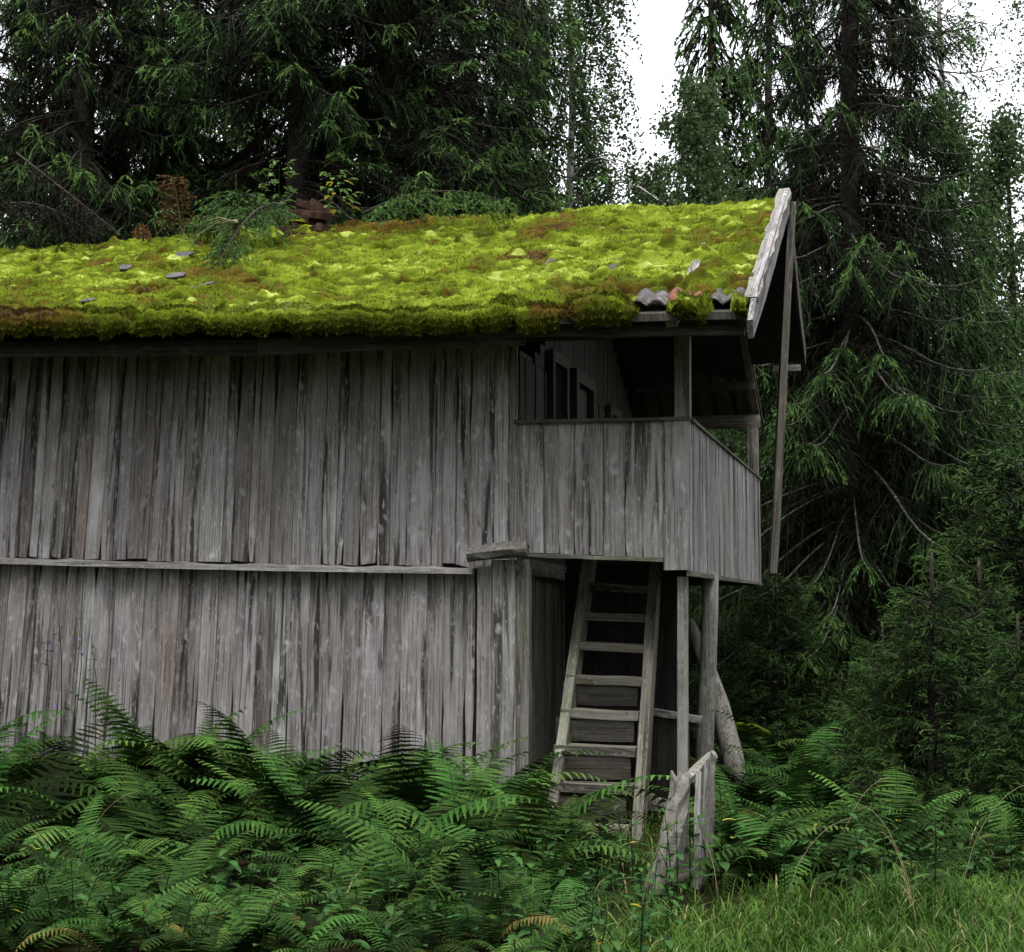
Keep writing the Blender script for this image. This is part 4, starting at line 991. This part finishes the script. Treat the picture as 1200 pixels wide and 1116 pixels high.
for px, yy in ((660, 44), (720, 46), (780, 45), (840, 47), (1130, 45), (1190, 47), (1250, 42), (700, 36), (1160, 36), (1230, 33)):
    plant('spruce_tree', slim, px_x(px, yy), yy, 'short young spruce deep in the forest understorey', 'spruce', 'short forest spruces', k * 1.3, .55); k += 1
# young spruces under the big one
young = spruce(205, 2.3, .05, 2.2, lambda z: .95 * (1 - z / 2.5) + .06, 70, lambda z: -.12, .26, .055, False, nl=.022, nw=.006, dead=.0, spacing=.013, rw=.008, r0=.03, upturn=.2, tert=3, pend=0.1)
for px, yy, sc_y, lab in ((1088, 11.9, .80, 'bushy fresh green young spruce at the meadow edge'), (1190, 11.7, .62, 'low young spruce at the meadow edge next to the bushy one'),
        (1030, 13.2, .62, 'young spruce half hidden in ferns beneath the big spruce'), (1140, 13.8, .85, 'young spruce in the shade close behind the bushy one'),
        (1205, 15.5, 1.5, 'taller young spruce in the dark behind the meadow edge'), (905, 17.6, .9, 'young spruce behind the far corner of the gallery'),
        (800, 19.0, 1.0, 'young spruce seen under the gallery between stair and post'), (1090, 22, 1.7, 'tall bushy young spruce in the dark beside the big trunk'), (935, 22.5, 1.6, 'tall young spruce in the gloom left of the big trunk'), (1160, 26, 2.0, 'tall young spruce behind the rowan-like shrub'), (1290, 12.6, .9, 'young spruce standing out into the meadow'), (1390, 14.5, 1.4, 'broad young spruce at the far side of the meadow'), (1330, 19, 2.2, 'tall young spruce closing the far side of the meadow')):
    plant('young_spruce', young, px_x(px, yy), yy, lab, 'young spruce', None, px * .7, sc_y)

def leaftree(seed, H, z0, nstr, rad, weep, leaf, mat, bark, r0, lean=0, per=24, slen=(0.6, 1.6)):
    g = np.random.default_rng(seed); WV = []; WF = []; nb = 0; LV = []; LT = []
    nbr = max(10, nstr // 9)
    for b in range(nbr):
        f = (b + g.random()) / nbr; z = z0 + (H - z0) * f; az = g.uniform(0, 6.28); L = rad(f) * g.uniform(.6, 1.1); u = np.array([math.cos(az), math.sin(az), 0])
        S = np.linspace(0, 1, 6); C = np.array([0, 0, z]) + np.outer(L * S, u); C[:, 2] += L * (.75 * S - (.35 + .5 * weep) * S ** 2)
        V, F = tube_arrays([Vector(c) for c in C], list(.006 + .011 * L * (1 - S)), 4, 0, False); WV += V; WF += [tuple(q + nb for q in q4) for q4 in F]; nb += len(V)
        m = 9; s = g.uniform(.2, 1, m); P = np.stack([np.interp(s, S, C[:, k]) for k in range(3)], -1)
        D = norm(g.normal(0, 1, (m, 3)) * (1 - .75 * weep) + u * .5 + np.array([0, 0, -2.2 * weep + .15])); Ls = g.uniform(slen[0], slen[1], m) * (.5 + .5 * L / max(.1, rad(.3)))
        K = per; ii = np.repeat(np.arange(m), K); t = g.random(len(ii)); c = P[ii] + D[ii] * (Ls[ii] * t)[:, None] + g.normal(0, .025 + .11 * (1 - weep), (len(ii), 3)); c[:, 2] -= .2 * Ls[ii] * t * t
        a = norm(g.normal(0, 1, c.shape) + np.array([0, 0, -.5])); s_ = norm(np.cross(a, g.normal(0, 1, c.shape))); l = leaf * g.uniform(.7, 1.3, (len(ii), 1)); w = l * .36
        LV.append(np.stack([c, c + a * l * .45 + s_ * w, c + a * l, c + a * l * .45 - s_ * w], 1).reshape(-1, 3)); LT.append(np.repeat(np.clip(g.normal(.45, .22, len(ii)), 0, 1), 4))
    LV = np.concatenate(LV); LT = np.concatenate(LT); WV = np.array([tuple(v) for v in WV]); nW = len(WV)
    F = np.concatenate([np.array(WF), nW + np.arange(len(LV)).reshape(-1, 4)]); fm = np.concatenate([np.zeros(len(WF), int), np.ones(len(LV) // 4, int)])
    crown = mesh('leaf_crown', np.concatenate([WV, LV]), F, [bark, mat], fm, {'tint': np.concatenate([np.zeros(nW), LT])})
    zs = np.linspace(-.2, H, 9); V, Fq = tube_arrays([(.05 * math.sin(q * .8), .05 * math.cos(q), q) for q in zs], [r0 * (1 - max(0, q) / H) ** .8 + .01 for q in zs], 10, .05)
    return mesh('leaf_trunk', V, Fq, bark, smooth=True), crown
weep = leaftree(301, 15, 4.5, 1000, lambda f: 1.7 * (1 - f) + .4, .95, .06, M_BIRCH, M_BBARK, .09, per=60, slen=(1.0, 2.4))
bush = leaftree(302, 10, 2.0, 620, lambda f: 2.1 * (1 - f) ** .8 + .15, .1, .075, M_BIRCH, M_BARK, .10, per=30, slen=(.4, .9))
thin = leaftree(303, 16, 5, 240, lambda f: 1.6 * (1 - f) + .3, .7, .065, M_BIRCH, M_BBARK, .09, per=22, slen=(.7, 1.5))
plant('birch_tree', weep, px_x(668, 26), 26, 'weeping birch with trailing leafy twigs beside the sky gap', 'birch', None, .3)
plant('leafy_tree', bush, px_x(818, 27), 27, 'pointed light green leafy tree above the roof ridge', 'leafy tree', None, 1, .98)
plant('leafy_tree', bush, px_x(880, 29), 29, 'lower leafy tree between the pointed one and the gable', 'leafy tree', None, 2, .75)
plant('leafy_tree', bush, px_x(768, 30), 30, 'low leafy tree at the foot of the sky gap', 'leafy tree', None, 4, .93)
plant('leafy_tree', bush, px_x(738, 28), 28, 'low leafy tree close under the weeping birch', 'leafy tree', None, 1.3, .74)
plant('leafy_tree', bush, px_x(1112, 24.5), 24.5, 'leafy green tree close behind the big spruce', 'leafy tree', None, 3, .86)
plant('leafy_tree', bush, px_x(1190, 25.5), 25.5, 'rounded leafy tree at the forest edge by the pale birch', 'leafy tree', None, 5, .86)
plant('leafy_tree', bush, px_x(1260, 23), 23, 'leafy tree at the outer end of the forest edge', 'leafy tree', None, 0, .8)
plant('birch_tree', thin, px_x(1112, 31), 31, 'thin pale birch with sparse leaves against the sky', 'birch', None, 2)
plant('birch_tree', thin, px_x(1215, 32), 32, 'thin birch leaning out at the forest edge', 'birch', None, 4, .9)
shrub = leaftree(304, 4.2, .6, 230, lambda f: 1.2 * (1 - f) + .3, .1, .075, M_BIRCH, M_LBARK, .04, per=20, slen=(.3, .7))
plant('leafy_shrub', shrub, px_x(1165, 21), 21, 'rowan-like shrub in the dark beside the big spruce', 'shrub', None, 0, 1.0)
plant('leafy_shrub', shrub, px_x(850, 21.5), 21.5, 'leafy shrub seen through the gallery opening', 'shrub', None, 2, .9)

# low leafy trees filling the wood behind, then unseen spruces added round the camera to block low sky
for k, (px, yy, s_) in enumerate(((960, 28, .62), (1040, 30, .66), (1090, 33, .62), (1150, 29, .6), (1225, 30, .66), (1010, 26, .5), (700, 31, .6), (640, 28, .6), (1330, 25, .8), (1420, 27, .8))):
    plant('leafy_tree', bush, px_x(px, yy), yy, 'leafy understorey tree deep in the shade of the forest', 'leafy tree', 'leafy understorey trees', k * 1.7, s_)
for k, (x, y) in enumerate(((-17, 10), (-15, 4), (-14, -2), (-11, -8), (-6.5, -11), (12, 2), (12.5, 8), (10, 13), (-19, 15), (-12.5, 1), (-12.5, -5), (-9, -10), (10, -2), (9.5, 5), (8.5, 10.5), (-5.5, -13), (-1.5, -14.5), (2.5, -14), (6.5, -13), (10, -9), (-3, -20), (3, -21), (8, -20))):
    plant('spruce_tree', slim, x, y, 'unseen tall spruce at the glade edge, added to block low sky', 'spruce', 'unseen spruces shading the glade', k * 1.1, 1.5 + .15 * (k % 3))

# ------------------------------------------------------------------ plants and boughs on the roof
def bough(name, px0, px1, y0, y1, L2, mat_n, label, cat, dead, tint0, seed, n=26, wmat=None, bare=False, arch=.06):
    g = np.random.default_rng(seed); a, b = Vector(y0), Vector(y1); S = np.linspace(0, 1, 9)
    C = np.array([tuple(a.lerp(b, s)) for s in S]); C[:, 2] += arch * 4 * S * (1 - S); o0 = C[0].copy(); C -= o0
    V, F = tube_arrays([Vector(c) for c in C], list(.004 + .010 * (1 - S)), 5, .1, False); WV = list(V); WF = list(F); tg = norm(np.gradient(C, axis=0))
    s = np.sort(g.uniform(.08, 1, n)); P = np.stack([np.interp(s, S, C[:, k]) for k in range(3)], -1); Tn = np.stack([np.interp(s, S, tg[:, k]) for k in range(3)], -1)
    side = norm(np.cross(Tn, [0, 0, 1.])) * np.where(np.arange(n) % 2, 1, -1)[:, None]
    D = norm(side * .8 + Tn * .7 + np.array([0, 0, 1.]) * g.normal(-.1, .2, (n, 1))); Ls = L2 * g.uniform(.5, 1.1, n) * (1.1 - s * .6)
    for p, d, l in zip(P, D, Ls):
        nb = len(WV); V, F = tube_arrays([Vector(p), Vector(p + d * l * .5 - np.array([0, 0, .12 * l])), Vector(p + d * l - np.array([0, 0, .5 * l]))], [.0035, .0028, .0015], 4, 0, False); WV += V; WF += [tuple(q + nb for q in f) for f in F]
    e = empty(name, tuple(o0), label, cat); wv = np.array([tuple(v) for v in WV])
    put('stem', mesh('stem', wv, np.array(WF), wmat or M_BARK), WM[e.name], e)
    if not bare:
        t = np.full(n, tint0); V1, T1 = needles(P, D, Ls, t, g, .005, .03, .009, .5)
        ii = np.repeat(np.arange(n), 4); tt = g.uniform(.2, 1, len(ii)); P2 = P[ii] + D[ii] * (Ls[ii] * tt)[:, None]; P2[:, 2] -= .5 * Ls[ii] * tt * tt
        D2 = norm(D[ii] + g.normal(0, .6, (len(ii), 3)) + np.array([0, 0, -.2])); V2, T2 = needles(P2, D2, Ls[ii] * .4 + .03, t[ii] + .1, g, .005, .028, .009, .3)
        V3, T3 = needles(C[:1], tg[4:5], np.array([np.linalg.norm(C[-1])]), np.array([tint0]), g, .006, .03, .007, 0)
        VV = np.concatenate([V1, V2, V3]); TT = np.concatenate([T1, T2, T3])
        put('needles', mesh('needles', VV, np.arange(len(VV)).reshape(-1, 3), mat_n, attr={'tint': np.clip(TT, 0, 1)}), WM[e.name], e)
    return e
rp_ = lambda px, py, l=0.0: on_roof(px, py, l)
bough('spruce_bough', 0, 0, at_y(425, 251, 14.2), at_y(592, 236, 13.5), .34, M_NEEDLE, 'fresh green spruce bough lying along the roof ridge', 'bough', 0, .86, 41, 54, arch=.14)
bough('spruce_bough', 0, 0, at_y(330, 240, 13.9), rp_(255, 318, .05), .36, M_NEEDLE, 'fallen spruce bough with green tip hanging on the moss', 'bough', 0, .75, 42, 46, arch=.16)
bough('spruce_bough', 0, 0, at_y(352, 256, 13.9), at_y(228, 262, 13.4), .32, M_NEEDLE, 'green spruce bough lying beside the broken chimney', 'bough', 0, .8, 43, 46, arch=.12)
bough('spruce_bough', 0, 0, at_y(300, 232, 13.9), rp_(235, 285, .05), .42, M_NEEDLE, 'green spruce bough draped over the bare twigs on the moss', 'bough', 0, .75, 49, 46, arch=.16)
bough('dry_bough', 0, 0, at_y(278, 262, 13.2), rp_(266, 300, .08), .34, M_NEEDLE, 'bare brown fan of dry spruce twigs on the moss', 'bough', 0, .1, 44, 34, M_DRY, True, .1)
bough('dry_bough', 0, 0, at_y(20, 180, 14.6), rp_(140, 275, .06), .5, M_NEEDLE, 'long dead branch fallen slantwise onto the roof', 'bough', 0, .06, 45, 34, M_BARK, False, .0)
bough('dry_bough', 0, 0, at_y(-25, 250, 14.2), rp_(110, 285, .05), .6, M_NEEDLE, 'tangled dead spruce branch lying low on the roof', 'bough', 0, .1, 46, 40, M_BARK, False, .2)
bough('dead_sapling', 0, 0, rp_(214, 275), at_y(203, 207, 14.0), .22, M_BROWN, 'rust brown dead spruce sapling standing on the roof', 'sapling', 0, .5, 47, 30, M_DRY, False, 0)
bough('dead_sapling', 0, 0, rp_(168, 282), at_y(167, 262, 13.8), .08, M_BROWN, 'tiny yellowed dead sapling on the mossy roof', 'sapling', 0, .9, 48, 14, M_DRY, False, 0)
def sapling(base, top, npair, ls, label, yellow=0.0):
    e = empty('sapling', tuple(base), label, 'sapling'); d = top - base; e0 = WM[e.name]
    V, F = tube_arrays([(0, 0, -.05), tuple(d * .5 + Vector((.02, 0, 0))), tuple(d)], [.008, .006, .003], 5); put('stem', mesh('stem', V, F, M_HERB, attr={'tint': [.4] * len(V)}), e0, e)
    for k in range(npair):
        t = .3 + .7 * k / (npair - 1)
        for j in range(3):
            az = k * 1.1 + j * 2.1 + rnd.uniform(-.4, .4); tw = .05 + .09 * (1 - abs(t - .6))
            for q in (.5, .8, 1.0):
                o = bpy.data.objects.new('leaf', rnd.choice(ylv) if rnd.random() < yellow * (1.6 - t) else rnd.choice(slv)); col.objects.link(o)
                c = d * t + Vector((math.cos(az), math.sin(az), .25)) * tw * q
                setm(o, e0 @ Matrix.Translation(c) @ Matrix.Rotation(az - 1.57 + rnd.uniform(-.9, .9), 4, 'Z') @ Matrix.Rotation(rnd.uniform(-.3, .4), 4, 'X') @ Matrix.Scale(ls * rnd.uniform(.7, 1.2), 4), e)
sapling(rp_(322, 262), at_y(327, 194, 14.1), 7, .95, 'leafy green sapling growing left of the broken chimney')
sapling(rp_(402, 264), at_y(394, 206, 14.1), 6, .95, 'small sapling with some yellow leaves right of the broken chimney', .2)
for px, py, s in ((20, 292, .3), (45, 290, .26), (132, 272, .28), (70, 296, .2)):
    p = rp_(px, py); e = fern(p.x, p.y, s, 'small fern growing on the mossy roof', 'ferns on the roof', 6)
    dz = p.z - WM[e.name].translation.z; e.location.z += dz
